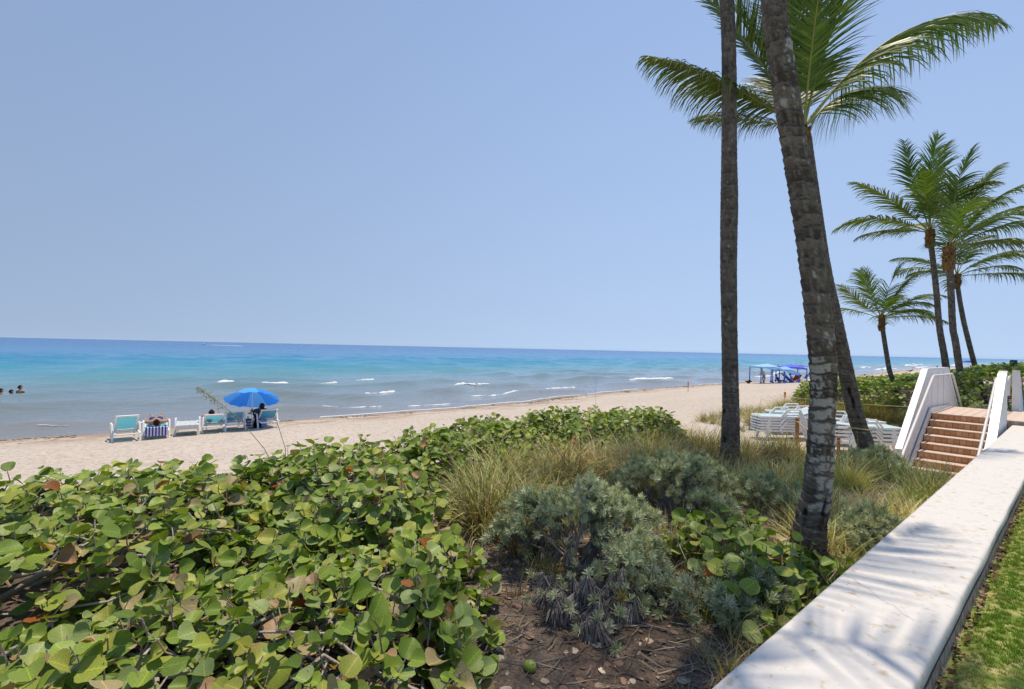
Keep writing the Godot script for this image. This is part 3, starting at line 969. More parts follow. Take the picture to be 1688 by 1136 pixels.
func palms() -> void:
	rng.seed = 71
	# the near leaning palm
	var a := thing("coconut_palm", "thick near palm trunk with white lichen bands, crown above the picture", "palm tree", P(1.84, 1.55, 5.6), "coconut palms")
	var ap := [[1.84, 1.3, 5.62, 0.25], [1.84, 1.58, 5.6, 0.225], [1.81, 1.93, 5.57, 0.177], [1.75, 2.38, 5.59, 0.150], [1.72, 3.0, 5.58, 0.138], [1.70, 3.4, 5.55, 0.140], [1.71, 3.85, 5.49, 0.141], [1.78, 4.82, 5.35, 0.137], [1.87, 5.7, 5.19, 0.133], [1.93, 6.5, 5.0, 0.132], [1.98, 7.13, 4.89, 0.130], [2.02, 8.3, 4.72, 0.125], [2.04, 9.6, 4.6, 0.12], [2.05, 11.0, 4.55, 0.112]]
	part("trunk", trunk_mesh(ap, 0.016, 40, 0.11, 0.115, [1.9, 3.9, 0.62, -0.30], [[2.20, -0.75, 0.13, 0.16], [2.12, 0.65, 0.05, 0.2]], 1.0, 0.85), M.bark, a, "", true)
	leaf_bases(a, P(2.05, 11.0, 4.55), 0.45, 0.17, lin(0.30, 0.15, 0.05))
	crown(a, P(2.05, 11.15, 4.55), [[1.0, 0.6, 0.2, 3.3, 0.2, 0.3], [0.3, 0.7, 1.0, 2.7, 0.2, 0.3], [1.0, 0.6, -0.6, 3.4, 0.2, 0.3], [0.4, 0.8, -0.8, 3.2, 0.2, 0.3], [-0.2, 0.9, -0.9, 3.0, 0.2, 0.3],
		[0.2, 1.3, 0.2, 2.9, 0.15, 0.3], [-0.6, 0.9, -0.4, 2.6, 0.2, 0.3]], 1.0, 0.85, 34)
	# the straight palm behind it
	var b := thing("coconut_palm", "straight slim dark palm trunk left of the leaning trunk, no crown in view", "palm tree", P(4.38, 1.5, 9.22), "coconut palms")
	var bp := [[4.39, 1.2, 9.25, 0.26], [4.38, 1.46, 9.24, 0.225], [4.37, 1.64, 9.21, 0.200], [4.35, 2.34, 9.17, 0.172], [4.34, 2.92, 9.12, 0.161], [4.35, 4.07, 9.05, 0.153], [4.35, 5.44, 8.97, 0.158], [4.34, 6.57, 8.93, 0.165], [4.33, 7.46, 8.87, 0.147], [4.33, 9.14, 8.8, 0.138], [4.35, 10.25, 8.72, 0.132], [4.37, 11.1, 8.66, 0.12]]
	rng.seed = 72
	part("trunk", trunk_mesh(bp, 0.025, 32, 0.05, 0.085, [1.9, 3.0, 0.2, -0.42], [[2.6, 0.9, 0.06, 0.25], [2.05, 0.75, 0.08, 0.25]], 2.0, 0.92), M.bark, b, "", true)
	leaf_bases(b, P(4.37, 11.1, 8.66), 0.45, 0.17, lin(0.30, 0.15, 0.05))
	crown(b, P(4.37, 11.3, 8.65), ring_of_fronds(10, 2.8, 4), 1.0, 0.9, 36)
	# the leaning palm whose crown fills the top of the picture
	var c := thing("coconut_palm", "leaning palm with a rope round its trunk and large fronds against the sky", "palm tree", P(2.7, 1.35, 11.65), "coconut palms")
	var cp := [[2.66, 1.0, 11.8, 0.23], [2.68, 1.27, 11.73, 0.216], [2.71, 1.58, 11.62, 0.197], [2.79, 2.06, 11.45, 0.182], [2.85, 2.36, 11.31, 0.172], [2.92, 2.84, 11.15, 0.165], [3.01, 3.54, 10.97, 0.158], [3.11, 4.35, 10.76, 0.152], [3.25, 5.39, 10.52, 0.145], [3.38, 6.76, 10.28, 0.137], [3.47, 7.85, 10.1, 0.126]]
	rng.seed = 73
	part("trunk", trunk_mesh(cp, 0.02, 32, 0.05, 0.075, [1.7, 2.6, 0.2, -0.42], [[3.0, 0.1, 0.22, 0.22], [2.82, -0.08, 0.14, 0.3], [2.52, -0.25, 0.05, 0.14], [2.40, -0.3, 0.04, 0.12]], 3.0, 0.84), M.bark, c, "", true)
	var ct := P(3.49, 7.95, 10.07)
	leaf_bases(c, ct, 0.4, 0.15, lin(0.30, 0.17, 0.05))
	rng.seed = 74
	crown(c, ct, [
		[-0.92, 0.55, 0.05, 3.25, 0.16, 1.6, 0.22, -0.4, 0.70], [-0.55, 0.95, -0.05, 3.8, 0.19, 0.14, 0.0, 0.35, 0.72], [-0.04, 1.0, -0.15, 3.9, 0.10, 0.18, 0.05, 0.3, 0.75], [0.22, 1.0, 0.0, 3.7, 0.15, 0.28, 0.0, 0.3, 0.75],
		[0.66, 0.90, -0.05, 4.7, 0.27, 1.5, 0.03, -0.55], [0.70, 0.72, -0.40, 3.4, 0.24, 1.5, 0.03, -0.5], [-0.8, 0.45, -0.5, 2.0, 0.2, 1.2, 0.1, 0.1, 0.6], [0.25, 0.9, -0.7, 3.4, 0.2, 0.3],
		[-0.4, 0.9, -0.8, 3.4, 0.2, 0.3], [-0.2, 1.0, 0.5, 3.2, 0.1, 0.3], [-0.35, 1.1, -0.3, 3.3, 0.12, 0.2]], 1.0, 1.4, 115)
	# the four palms beyond the stairs
	var d := thing("coconut_palm", "smallest, lowest palm beyond the stairs, leaning over the sea grape hedge", "palm tree", P(5.5, 1.6, 27.6), "coconut palms")
	rng.seed = 75
	part("trunk", trunk_mesh([[5.46, 1.3, 27.65, 0.15], [5.52, 1.87, 27.57, 0.138], [5.61, 2.49, 27.45, 0.124], [5.74, 3.1, 27.29, 0.117], [5.84, 3.92, 27.16, 0.115], [5.94, 4.82, 27.04, 0.112], [5.98, 5.34, 26.99, 0.124]], 0.035, 16, 0.05, 0.08, [], [], 4.0, 0.82), M.bark, d, "", true)
	leaf_bases(d, P(5.98, 5.5, 26.99), 0.75, 0.17, lin(0.30, 0.18, 0.08))
	rng.seed = 76
	crown(d, P(6.0, 5.65, 26.97), [[-1.0, 0.75, 0.1, 2.9, 0.05, 0.2, 0.35], [-0.6, 1.0, 0.2, 2.5, 0.15, 0.25], [-0.25, 1.2, -0.2, 2.7, 0.1, 0.2], [0.1, 1.2, 0.2, 2.7, 0.15, 0.25], [0.45, 1.1, 0.1, 2.7, 0.25, 0.3, 0.2],
		[0.8, 0.8, 0.2, 2.7, 0.3, 0.35], [0.95, 0.5, -0.2, 2.7, 0.3, 0.4], [1.0, 0.25, 0.4, 2.5, 0.25, 0.45, 0.2], [0.1, 0.7, 1.0, 2.4, 0.4, 0.4], [-0.7, 0.5, -0.6, 2.4, 0.3, 0.4], [0.6, 0.3, -0.7, 2.4, 0.3, 0.4], [0.35, 0.45, 0.9, 2.3, 0.45, 0.4, 0.1], [-0.35, 0.6, 0.7, 2.0, 0.3, 0.3]], 1.0, 1.0, 50, 1.05, 3.0)
	var e := thing("coconut_palm", "tallest of the far palms, left hand one of the pair over the stairs", "palm tree", P(3.5, 1.6, 26.1), "coconut palms")
	rng.seed = 77
	part("trunk", trunk_mesh([[3.5, 1.3, 26.1, 0.19], [3.55, 2.0, 26.02, 0.172], [3.63, 3.43, 25.91, 0.152], [3.8, 4.91, 25.69, 0.135], [3.89, 6.3, 25.57, 0.130], [3.99, 7.59, 25.43, 0.122], [4.06, 8.32, 25.34, 0.118]], 0.035, 16, 0.07, 0.11, [], [], 5.0, 0.78), M.bark, e, "", true)
	leaf_bases(e, P(4.07, 8.75, 25.32), 0.75, 0.20, lin(0.33, 0.19, 0.07))
	rng.seed = 78
	crown(e, P(4.08, 9.0, 25.3), [[-0.95, 0.75, 0.1, 3.7, 0.14, 0.22, 0.15], [-0.95, 0.42, -0.1, 3.5, 0.22, 0.35, 0.3], [-1.0, 0.05, 0.2, 3.5, 0.10, 0.3, 0.3], [-0.55, 0.9, 0.5, 3.1, 0.24, 0.3], [-0.35, 1.3, -0.1, 3.6, 0.10, 0.2], [-0.12, 1.3, 0.1, 3.7, 0.07, 0.15],
		[0.12, 1.3, -0.1, 3.7, 0.16, 0.2, 0.1], [0.05, 1.0, 0.75, 3.1, 0.40, 0.35, 0.2], [0.5, 1.0, -0.3, 3.4, 0.26, 0.3], [0.7, 0.7, 0.2, 3.2, 0.3, 0.35], [0.3, 0.6, -0.9, 3.0, 0.3, 0.3]], 1.0, 1.1, 54, 1.05, 3.0)
	var f := thing("coconut_palm", "right hand palm of the tall pair, rising directly behind the stair landing", "palm tree", P(2.88, 1.6, 24.5), "coconut palms")
	rng.seed = 79
	part("trunk", trunk_mesh([[2.86, 1.3, 24.55, 0.17], [2.89, 2.03, 24.48, 0.158], [2.95, 2.66, 24.4, 0.145], [3.12, 4.29, 24.17, 0.138], [3.19, 4.83, 24.09, 0.135], [3.24, 6.11, 24.01, 0.134], [3.29, 7.3, 23.94, 0.14]], 0.035, 16, 0.06, 0.09, [], [], 6.0, 0.78), M.bark, f, "", true)
	leaf_bases(f, P(3.30, 7.75, 23.92), 0.95, 0.23, lin(0.31, 0.17, 0.07))
	rng.seed = 80
	crown(f, P(3.31, 8.0, 23.9), [[0.10, 1.3, 0.0, 3.7, 0.12, 0.2], [0.35, 1.2, 0.1, 3.9, 0.15, 0.25, 0.1], [0.60, 1.05, 0.2, 3.8, 0.20, 0.35, 0.1], [0.85, 0.85, 0.1, 3.6, 0.18, 0.3, 0.1], [0.95, 0.62, 0.2, 3.6, 0.22, 0.4, 0.2], [1.0, 0.30, -0.2, 3.6, 0.10, 0.45, 0.25],
		[0.4, 0.8, 0.8, 3.2, 0.36, 0.3, 0.15], [-0.3, 0.8, 0.6, 2.6, 0.35, 0.3], [0.6, 0.5, -0.8, 3.0, 0.3, 0.3], [0.7, 0.2, 0.6, 3.0, 0.25, 0.5, 0.3]], 1.0, 1.1, 54, 1.05, 3.0)
	var g := thing("coconut_palm", "dark leaning palm at the back of the group, farthest down the beach", "palm tree", P(3.1, 1.6, 32.0), "coconut palms")
	rng.seed = 81
	part("trunk", trunk_mesh([[3.05, 1.3, 32.1, 0.17], [3.14, 2.3, 31.93, 0.155], [3.31, 2.96, 31.71, 0.142], [3.68, 5.04, 31.25, 0.135], [3.84, 6.16, 31.05, 0.128], [3.92, 6.88, 30.95, 0.122], [3.96, 7.31, 30.89, 0.118]], 0.035, 14, 0.05, 0.09, [], [], 7.0, 0.76), M.bark, g, "", true)
	leaf_bases(g, P(3.97, 7.6, 30.88), 0.7, 0.19, lin(0.27, 0.155, 0.065))
	rng.seed = 82
	crown(g, P(3.98, 7.85, 30.86), [[0.95, 0.75, 0.1, 3.6, 0.22, 0.3], [1.0, 0.40, -0.1, 3.6, 0.16, 0.4], [1.0, 0.12, 0.2, 3.4, 0.08, 0.5], [0.6, 1.0, -0.2, 3.4, 0.2, 0.3], [0.1, 1.2, 0.1, 3.2, 0.15, 0.3], [-0.4, 1.0, 0.2, 3.0, 0.2, 0.3], [-0.9, 0.6, -0.1, 3.0, 0.25, 0.35], [-0.9, 0.2, 0.2, 2.8, 0.2, 0.4],
		[0.3, 0.6, 0.8, 3.0, 0.35, 0.4], [0.5, 0.3, -0.8, 3.0, 0.3, 0.4], [-0.3, 0.5, -0.8, 3.0, 0.3, 0.4]], 1.0, 1.1, 50, 0.8, 3.0)

# ---------------------------------------------------------------- planting
func leaf_mesh(cup: float, droop: float, wave: float, ragged: float, seed_: float) -> Mesh:
	var b := mb(true, true)
	b.col = Color.WHITE
	var rows := 6
	var cols := 4
	for j in rows + 1:
		var v := float(j) / rows
		var wd := pow(maxf(0.0, 1.0 - pow(absf(2.0 * v - 0.97), 2.3)), 0.5) * 0.56
		if j == 0: wd = 0.20
		if j == rows: wd = 0.15
		for i in cols + 1:
			var u := float(i) / cols * 2.0 - 1.0
			var x := u * wd
			var z := v - 0.10 * u * u * (1.0 - v) * (1.0 if j > 0 else 0.4) - 0.05 * u * u * v
			if absf(u) > 0.9:
				x *= 1.0 + ragged * fine.get_noise_2d(v * 9.0 + seed_, u * 5.0 + seed_)
				z += ragged * 0.2 * fine.get_noise_2d(v * 14.0, seed_ + u)
			var y := cup * (x * x) * 2.4 - droop * v * v * 0.45 + wave * fine.get_noise_2d(u * 3.0 + seed_, v * 6.0)
			if absf(u) < 0.1: y -= 0.015
			b.p(Vector3(x, y, z), Vector2(0.5 + x * 0.93, clampf(v, 0.01, 0.99)))
	for j in rows:
		for i in cols:
			var k := j * (cols + 1) + i
			b.q(k, k + 1, k + cols + 2, k + cols + 1)
	return b.mesh(true)

const GREENS := [[0.168, 0.255, 0.042, 5], [0.125, 0.200, 0.033, 3.5], [0.222, 0.308, 0.055, 5], [0.280, 0.335, 0.062, 3.0], [0.265, 0.345, 0.135, 3.2], [0.345, 0.372, 0.085, 2.2], [0.52, 0.33, 0.050, 0.16], [0.55, 0.20, 0.055, 0.16], [0.66, 0.42, 0.26, 0.25], [0.15, 0.045, 0.03, 0.10], [0.74, 0.62, 0.38, 0.8]]

func pick_green(dry: float) -> int:
	var total := 0.0
	for i in GREENS.size(): total += GREENS[i][3] * (dry if i >= 6 else 1.0)
	var x := rng.randf() * total
	for i in GREENS.size():
		x -= GREENS[i][3] * (dry if i >= 6 else 1.0)
		if x <= 0.0: return i
	return 0

func leaf_basis(dir: Vector3, up: Vector3, size: float) -> Basis:
	var z := dir.normalized()
	var x := up.cross(z).normalized()
	var y := z.cross(x)
	return Basis(x * size, y * size, z * size)

func edge_gap(p: Vector2, poly: PackedVector2Array) -> float:
	var d := 99.0
	for i in poly.size():
		d = minf(d, p.distance_to(Geometry2D.get_closest_point_to_segment(p, poly[i], poly[(i + 1) % poly.size()])))
	return d

func sea_grape(called: String, label: String, group: String, poly_: Array, top: Callable, step: float, size: float, named: int, per: float, branches: int, dry := 1.0, tone := 1.0, gaps := 0.0) -> void:
	var poly := PackedVector2Array(poly_)
	var lo := poly[0]
	var hi := poly[0]
	var mid := Vector2.ZERO
	for p in poly:
		lo = Vector2(minf(lo.x, p.x), minf(lo.y, p.y))
		hi = Vector2(maxf(hi.x, p.x), maxf(hi.y, p.y))
		mid += p / poly.size()
	var o := thing(called, label, "sea grape", gp(mid.x, mid.y), group)
	var leaves := []
	var twigs := mb(true)
	var heads := []
	var s := lo.x
	while s < hi.x:
		var t := lo.y
		while t < hi.y:
			var p := Vector2(s + rf(-0.5, 0.5) * step, t + rf(-0.5, 0.5) * step)
			t += step
			if not Geometry2D.is_point_in_polygon(p, poly): continue
			var e := edge_gap(p, poly)
			if gaps > 0.0 and fine.get_noise_2d(p.x * 2.2 + 60.0, p.y * 2.2) < -0.12 and rng.randf() < gaps: continue
			var g := ground_y(p.x, p.y)
			var full: float = top.call(p.x, p.y)
			var layers := 1
			if e < 0.5: layers = 3
			for la in layers:
				var y := full - (full - g) * 0.55 * (1.0 - sm(-0.1, 0.5, e)) * 1.0
				if la: y = lerpf(g + 0.12, y, rf(0.1, 0.9))
				y += rf(-0.09, 0.07)
				var head := P(p.x, y, p.y)
				var outw := Vector3.ZERO
				if e < 0.5:
					var c := P(mid.x, 0, mid.y)
					outw = (Vector3(head.x, 0, head.z) - Vector3(c.x, 0, c.z)).normalized() * (1.0 - e / 0.5)
				var stem := (Vector3.UP + outw * 0.7 + Vector3(rf(-0.45, 0.45), 0, rf(-0.45, 0.45))).normalized()
				heads.append(head)
				var foot := head - stem * rf(0.22, 0.5)
				twigs.col = lin(0.33, 0.29, 0.25).lerp(lin(0.40, 0.20, 0.09), rf(0.0, 0.7)) if rng.randf() < 0.5 else lin(0.42, 0.39, 0.36)
				twigs.tube([foot + Vector3(rf(-0.2, 0.2), rf(0.0, 0.1), rf(-0.2, 0.2)), foot.lerp(head, 0.4) + Vector3(rf(-0.07, 0.07), rf(-0.03, 0.03), rf(-0.07, 0.07)), foot.lerp(head, 0.75) + Vector3(rf(-0.03, 0.03), 0, rf(-0.03, 0.03)), head], [0.008, 0.0065, 0.005, 0.0032], 4, false)
				var n := int(round(per * rf(0.6, 1.4)))
				var a0 := rf(0, TAU)
				for k in n:
					var an := a0 + k * 2.4 + rf(-0.4, 0.4)
					var u := float(k) / maxf(1.0, n - 1.0)
					var outd := Vector3(cos(an), 0, sin(an))
					var at := head - stem * (0.24 * (1.0 - u)) + outd * rf(0.01, 0.05)
					var dir := (outd + stem * rf(-0.15, 0.95) * (0.5 + u * 0.6)).normalized()
					var up := (Vector3.UP * 0.9 + outw * 0.7 + NEARER * 0.2 - outd * rf(-0.3, 0.9) + Vector3(rf(-0.55, 0.55), rf(-0.3, 0.2), rf(-0.55, 0.55))).normalized()
					if absf(up.dot(dir)) > 0.95: continue
					var z := size * (rf(0.32, 0.7) if rng.randf() < 0.3 else rf(0.65, 1.25)) * (0.75 + 0.25 * (1.0 - u))
					var ci := pick_green(dry)
					if u < 0.3 and rng.randf() < 0.13 * dry: ci = 10 if rng.randf() < 0.7 else 8
					leaves.append([Transform3D(leaf_basis(dir, up, z), at), ci, z / maxf(0.5, at.distance_to(Vector3(0, EYE, 0))) * rf(0.75, 1.25)])
		s += step
	# wood
	for i in branches:
		var h: Vector3 = heads[rng.randi() % heads.size()]
		var h2: Vector3 = heads[rng.randi() % heads.size()]
		if h2.distance_to(h) > 2.2: h2 = h + (h2 - h).normalized() * rf(0.8, 1.8)
		var f := P(-h2.x, ground_y(-h2.x, -h2.z) - 0.03, -h2.z)
		var b := mb(true)
		var thick := rf(0.55, 1.25)
		b.col = lin(0.40, 0.365, 0.33) * rf(0.7, 1.25)
		var e2 := h - Vector3.UP * rf(0.12, 0.3)
		var pts := []
		for k in 6:
			var u := k / 5.0
			pts.append(f.lerp(e2, u) + Vector3.UP * sin(u * PI) * rf(0.0, 0.22) + Vector3(rf(-1, 1), rf(-0.5, 0.5), rf(-1, 1)) * 0.06 * sin(u * PI))
		b.tube(pts, [0.026, 0.022, 0.018, 0.015, 0.012, 0.007].map(func(r): return r * thick), 5, false)
		part("branch", b, M.wood, o, "", true)
	part("twigs", twigs, M.wood, o, "stuff")
	leaves.sort_custom(func(a, b): return a[2] > b[2])
	var off := o.position
	for i in mini(named, leaves.size()):
		var l: Array = leaves[i]
		var ms: Array = M.leaf_shapes
		var m := MeshInstance3D.new()
		m.name = numbered("leaf", o)
		m.mesh = ms[4] if l[1] >= 8 else ms[rng.randi() % 4]
		m.material_override = M["leaf%d" % l[1]]
		m.transform = Transform3D(l[0].basis, l[0].origin - off)
		o.add_child(m)
	for k in 3:
		var wh := []
		var wc := []
		for i in range(named + k, leaves.size(), 3):
			var g: Array = GREENS[leaves[i][1]]
			wh.append(leaves[i][0])
			wc.append(lin(g[0], g[1], g[2]) * rf(0.8, 1.2) * tone * (2.9 if leaves[i][1] < 6 else 1.5))
		if wh: scatter("foliage", M.leaf_shapes[[0, 1, 3][k]], M.leaf, wh, wc, o)

func grass(called: String, label: String, poly_: Array, n: int, shapes: Array, k0: float, k1: float, tones: Array, lie := 0.25) -> void:
	var poly := PackedVector2Array(poly_)
	var lo := poly[0]
	var hi := poly[0]
	for p in poly:
		lo = Vector2(minf(lo.x, p.x), minf(lo.y, p.y))
		hi = Vector2(maxf(hi.x, p.x), maxf(hi.y, p.y))
	var wh := [[], [], []]
	var wc := [[], [], []]
	while n > 0:
		var p := Vector2(rf(lo.x, hi.x), rf(lo.y, hi.y))
		if not Geometry2D.is_point_in_polygon(p, poly): 
			n -= 1 if rng.randf() < 0.02 else 0
			continue
		n -= 1
		var clump := fine.get_noise_2d(p.x * 1.8, p.y * 1.8)
		if clump < -0.12 and rng.randf() < 0.7: continue
		var k := rf(k0, k1) * (1.0 + 0.9 * clump)
		var j := rng.randi() % 3
		wh[j].append(Transform3D(Basis.from_euler(Vector3(rf(-lie, lie), rf(0, TAU), rf(-lie, lie))).scaled(Vector3(k, k, k)), gp(p.x, p.y, -0.02)))
		var c: Color = (tones[0] as Color).lerp(tones[1], clampf(0.40 + 1.1 * fine.get_noise_2d(p.x * 1.1 + 30.0, p.y * 1.1) + rf(-0.3, 0.3), 0.0, 1.0))
		wc[j].append(c * rf(0.6, 1.3) if rng.randf() < 0.88 else lin(0.42, 0.28, 0.15) * rf(0.7, 1.3))
	var o := Node3D.new()
	o.name = numbered(called, self)
	o.position = gp(poly[0].x, poly[0].y)
	add_child(o)
	tag(o, label, "grass")
	o.set_meta("kind", "stuff")
	for j in 3: scatter("blades", shapes[j], M.blade, wh[j], wc[j], o)

func rosette(n: int, len: float, w: float, down := 0.0) -> Mesh:
	var b := mb(true)
	for i in n:
		var an := i * 2.4 + rf(-0.3, 0.3)
		var out := Vector3(cos(an), 0, sin(an))
		var u := float(i) / n
		var d := (out * lerpf(1.1, 0.25, u) + Vector3.UP * lerpf(0.25 - down, 1.0 - down * 1.4, u)).normalized()
		var p := Vector3.UP * u * len * 0.5
		var L := len * rf(0.75, 1.15)
		b.col = Color.WHITE * rf(0.72, 1.15)
		var side := d.cross(Vector3.UP).normalized().rotated(d, rf(-0.6, 0.6))
		var q := -1
		for j in 4:
			var v := j / 3.0
			var ww: float = w * [0.35, 0.8, 1.0, 0.12][j]
			var a := b.p(p - side * ww)
			b.p(p + side * ww)
			if q >= 0: b.q(q, q + 1, a + 1, a)
			q = a
			p += d * L / 3.0
			d = (d + Vector3.DOWN * (0.12 + down * 0.5)).normalized()
	return b.mesh()

func sage_bush(label: String, cs: float, ct: float, r: float, top: float, n: int, dead: float, tone := 1.0) -> void:
	var o := thing("sea_lavender_bush", label, "shrub", gp(cs, ct), "grey green bushes in the dune planting")
	var wood := mb(true)
	var wh := [[], []]
	var wc := [[], []]
	var dh := []
	var dc := []
	var g := ground_y(cs, ct)
	# foliage sits in cushions at the branch ends
	var pads := []
	for i in int(7 + r * 14):
		var an := rf(0, TAU)
		var rr := sqrt(rng.randf()) * r
		var y := lerpf(top, g + 0.28, pow(rr / r, 2.2) * 0.75) - rf(0.0, 0.16)
		var c := Vector3(-cs + cos(an) * rr, y, -ct + sin(an) * rr)
		pads.append(c)
		var foot := Vector3(-cs + rf(-0.12, 0.12), g - 0.02, -ct + rf(-0.12, 0.12))
		var pts := []
		for k in 5:
			var u := k / 4.0
			pts.append(foot.lerp(c, u) + Vector3(cos(an), 0, sin(an)) * sin(u * PI) * rf(-0.02, 0.10) + Vector3(rf(-1, 1), 0, rf(-1, 1)) * 0.03 * sin(u * PI))
		var b := mb(true)
		b.col = lin(0.30, 0.275, 0.25) * rf(0.7, 1.3)
		b.tube(pts, [0.017, 0.013, 0.010, 0.008, 0.005], 5, false)
		part("branch", b, M.wood, o, "", true)
		for k in int(8 * dead):
			var at: Vector3 = (pts[2] as Vector3).lerp(c, rf(-0.6, 0.85)) + Vector3(rf(-0.07, 0.07), rf(-0.1, 0.02), rf(-0.07, 0.07))
			var sc := rf(0.8, 1.5)
			dh.append(Transform3D(Basis.from_euler(Vector3(rf(-0.5, 0.5), rf(0, TAU), rf(-0.5, 0.5))).scaled(Vector3(sc, sc * 1.3, sc)), at))
			dc.append(lin(0.30, 0.27, 0.245) * rf(0.5, 1.3))
	for i in n:
		var c: Vector3 = pads[rng.randi() % pads.size()]
		var out := Vector3(c.x + cs, 0, c.z + ct) / r
		var off := Vector3(rng.randfn(0, 0.105), 0, rng.randfn(0, 0.105))
		off.y = 0.03 - off.length_squared() * 4.0 + rf(-0.05, 0.03) + (rf(0.03, 0.12) if rng.randf() < 0.08 else 0.0)
		var up := (Vector3.UP + out * 0.5 + off * 4.0 + Vector3(rf(-0.3, 0.3), 0, rf(-0.3, 0.3))).normalized()
		var x := up.cross(Vector3(cos(i), 0.1, sin(i))).normalized()
		var sc := rf(0.75, 1.2)
		var j := i % 2
		wh[j].append(Transform3D(Basis(x * sc, up * sc, x.cross(up) * sc), c + off))
		var col := lin(0.44, 0.50, 0.28).lerp(lin(0.68, 0.70, 0.50), rng.randf() * rng.randf())
		if rng.randf() < 0.03: col = lin(0.36, 0.30, 0.10)
		wc[j].append(col * rf(0.75, 1.2) * tone)
	for j in 2: scatter("foliage", M.rosettes[j], M.sage, wh[j], wc[j], o)
	if dh: scatter("dead_foliage", M.rosettes[2], M.litter, dh, dc, o)

func planting() -> void:
	rng.seed = 301
	M.leaf_shapes = [leaf_mesh(0.10, 0.10, 0.04, 0.05, 1.0), leaf_mesh(0.32, 0.18, 0.05, 0.06, 7.0), leaf_mesh(-0.12, 0.22, 0.06, 0.10, 13.0), leaf_mesh(0.42, -0.08, 0.05, 0.08, 21.0), leaf_mesh(0.9, 0.5, 0.12, 0.14, 33.0)]
	for i in GREENS.size():
		var m: StandardMaterial3D = leafy(mat(Color(GREENS[i][0], GREENS[i][1], GREENS[i][2]) * (2.9 if i < 6 else 1.5), 0.45 if i < 6 else 0.7, 0.36 if i < 6 else 0.3), lin(0.42, 0.50, 0.13))
		m.albedo_texture = M.leaf.albedo_texture
		M["leaf%d" % i] = m
	M.rosettes = [rosette(30, 0.052, 0.0042), rosette(26, 0.062, 0.0045), rosette(20, 0.085, 0.004, 1.0)]
	var low := func(s, t): return 2.10 + 0.16 * fine.get_noise_2d(s * 1.1, t * 1.1) + 0.06 * sm(2.0, 5.0, s) - 0.16 * sm(0.5, 2.4, t - (s - 2.0) * 0.75)
	var far_top := func(s, t): return 2.29 + 0.12 * fine.get_noise_2d(s * 1.0, t * 1.0)
	var ridge := func(s, t): return 2.30 + 0.10 * fine.get_noise_2d(s * 1.2, t * 1.2) + 0.04 * sm(4.0, 8.0, t)
	sea_grape("sea_grape_shrub", "nearest sea grape shrub, large round leaves and bare grey branches by brown litter", "sea grape shrubs", [Vector2(1.75, -0.8), Vector2(1.95, 0.6), Vector2(2.05, 1.75), Vector2(2.9, 2.3), Vector2(3.7, 2.75), Vector2(4.2, 1.4), Vector2(4.1, -0.6), Vector2(3.6, -2.0), Vector2(2.4, -2.0)], low, 0.150, 0.132, 300, 5.0, 110, 1.4, 1.0, 0.6)
	sea_grape("sea_grape_shrub", "sea grape shrub at the left edge below the white beach loungers", "sea grape shrubs", [Vector2(4.0, -3.2), Vector2(4.15, 0.9), Vector2(5.5, 1.5), Vector2(7.3, 1.2), Vector2(7.5, -1.0), Vector2(7.3, -3.6)], far_top, 0.165, 0.145, 300, 5.0, 60, 1.4, 1.0, 0.5)
	sea_grape("sea_grape_shrub", "sea grape shrub under the tall seed stalk, left of the dry grass", "sea grape shrubs", [Vector2(4.15, 0.9), Vector2(3.85, 2.6), Vector2(4.9, 3.1), Vector2(6.0, 3.4), Vector2(7.5, 3.5), Vector2(7.5, 1.2), Vector2(5.5, 1.5)], far_top, 0.165, 0.145, 300, 5.0, 60, 1.3, 1.0, 0.5)
	sea_grape("sea_grape_shrub", "dense sea grape bank behind the dry grass, its left half", "sea grape shrubs", [Vector2(5.7, 3.2), Vector2(5.5, 4.8), Vector2(5.6, 6.2), Vector2(7.9, 6.2), Vector2(7.8, 4.6), Vector2(7.5, 3.4)], ridge, 0.165, 0.14, 300, 5.2, 24, 0.5, 1.0)
	sea_grape("sea_grape_shrub", "dense sea grape bank behind the dry grass, its right end by the straight palm", "sea grape shrubs", [Vector2(5.6, 6.2), Vector2(5.55, 7.6), Vector2(5.4, 8.8), Vector2(5.5, 9.6), Vector2(6.0, 10.3), Vector2(7.3, 9.9), Vector2(7.9, 7.8), Vector2(7.9, 6.2)], ridge, 0.165, 0.14, 300, 5.2, 24, 0.5, 1.0)
	sea_grape("sea_grape_shrub", "low sea grape sprawling in shade round the foot of the leaning trunk", "sea grape shrubs", [Vector2(1.2, 3.5), Vector2(1.2, 4.9), Vector2(1.5, 5.3), Vector2(2.1, 5.35), Vector2(2.4, 5.8), Vector2(2.95, 5.2), Vector2(2.7, 4.2), Vector2(2.1, 3.9), Vector2(1.7, 3.3)], func(s, t): return 2.05 + 0.14 * fine.get_noise_2d(s * 1.8, t * 1.8) - 0.1 * sm(1.9, 1.3, s), 0.20, 0.15, 260, 4.0, 14, 0.5)
	sea_grape("sea_grape_shrub", "bright green sea grape seedling standing alone at the front of the dry grass", "sea grape shrubs", [Vector2(4.35, 3.65), Vector2(4.45, 4.05), Vector2(4.75, 4.0), Vector2(4.7, 3.6)], func(s, t): return 2.08, 0.17, 0.125, 60, 5.0, 3, 0.1, 1.1)
	sea_grape("sea_grape_shrub", "small sea grape sprig poking up through the middle of the dry grass", "sea grape shrubs", [Vector2(5.5, 4.9), Vector2(5.55, 5.25), Vector2(5.85, 5.2), Vector2(5.8, 4.85)], func(s, t): return 2.25, 0.18, 0.13, 60, 5.0, 3, 0.1, 1.1)
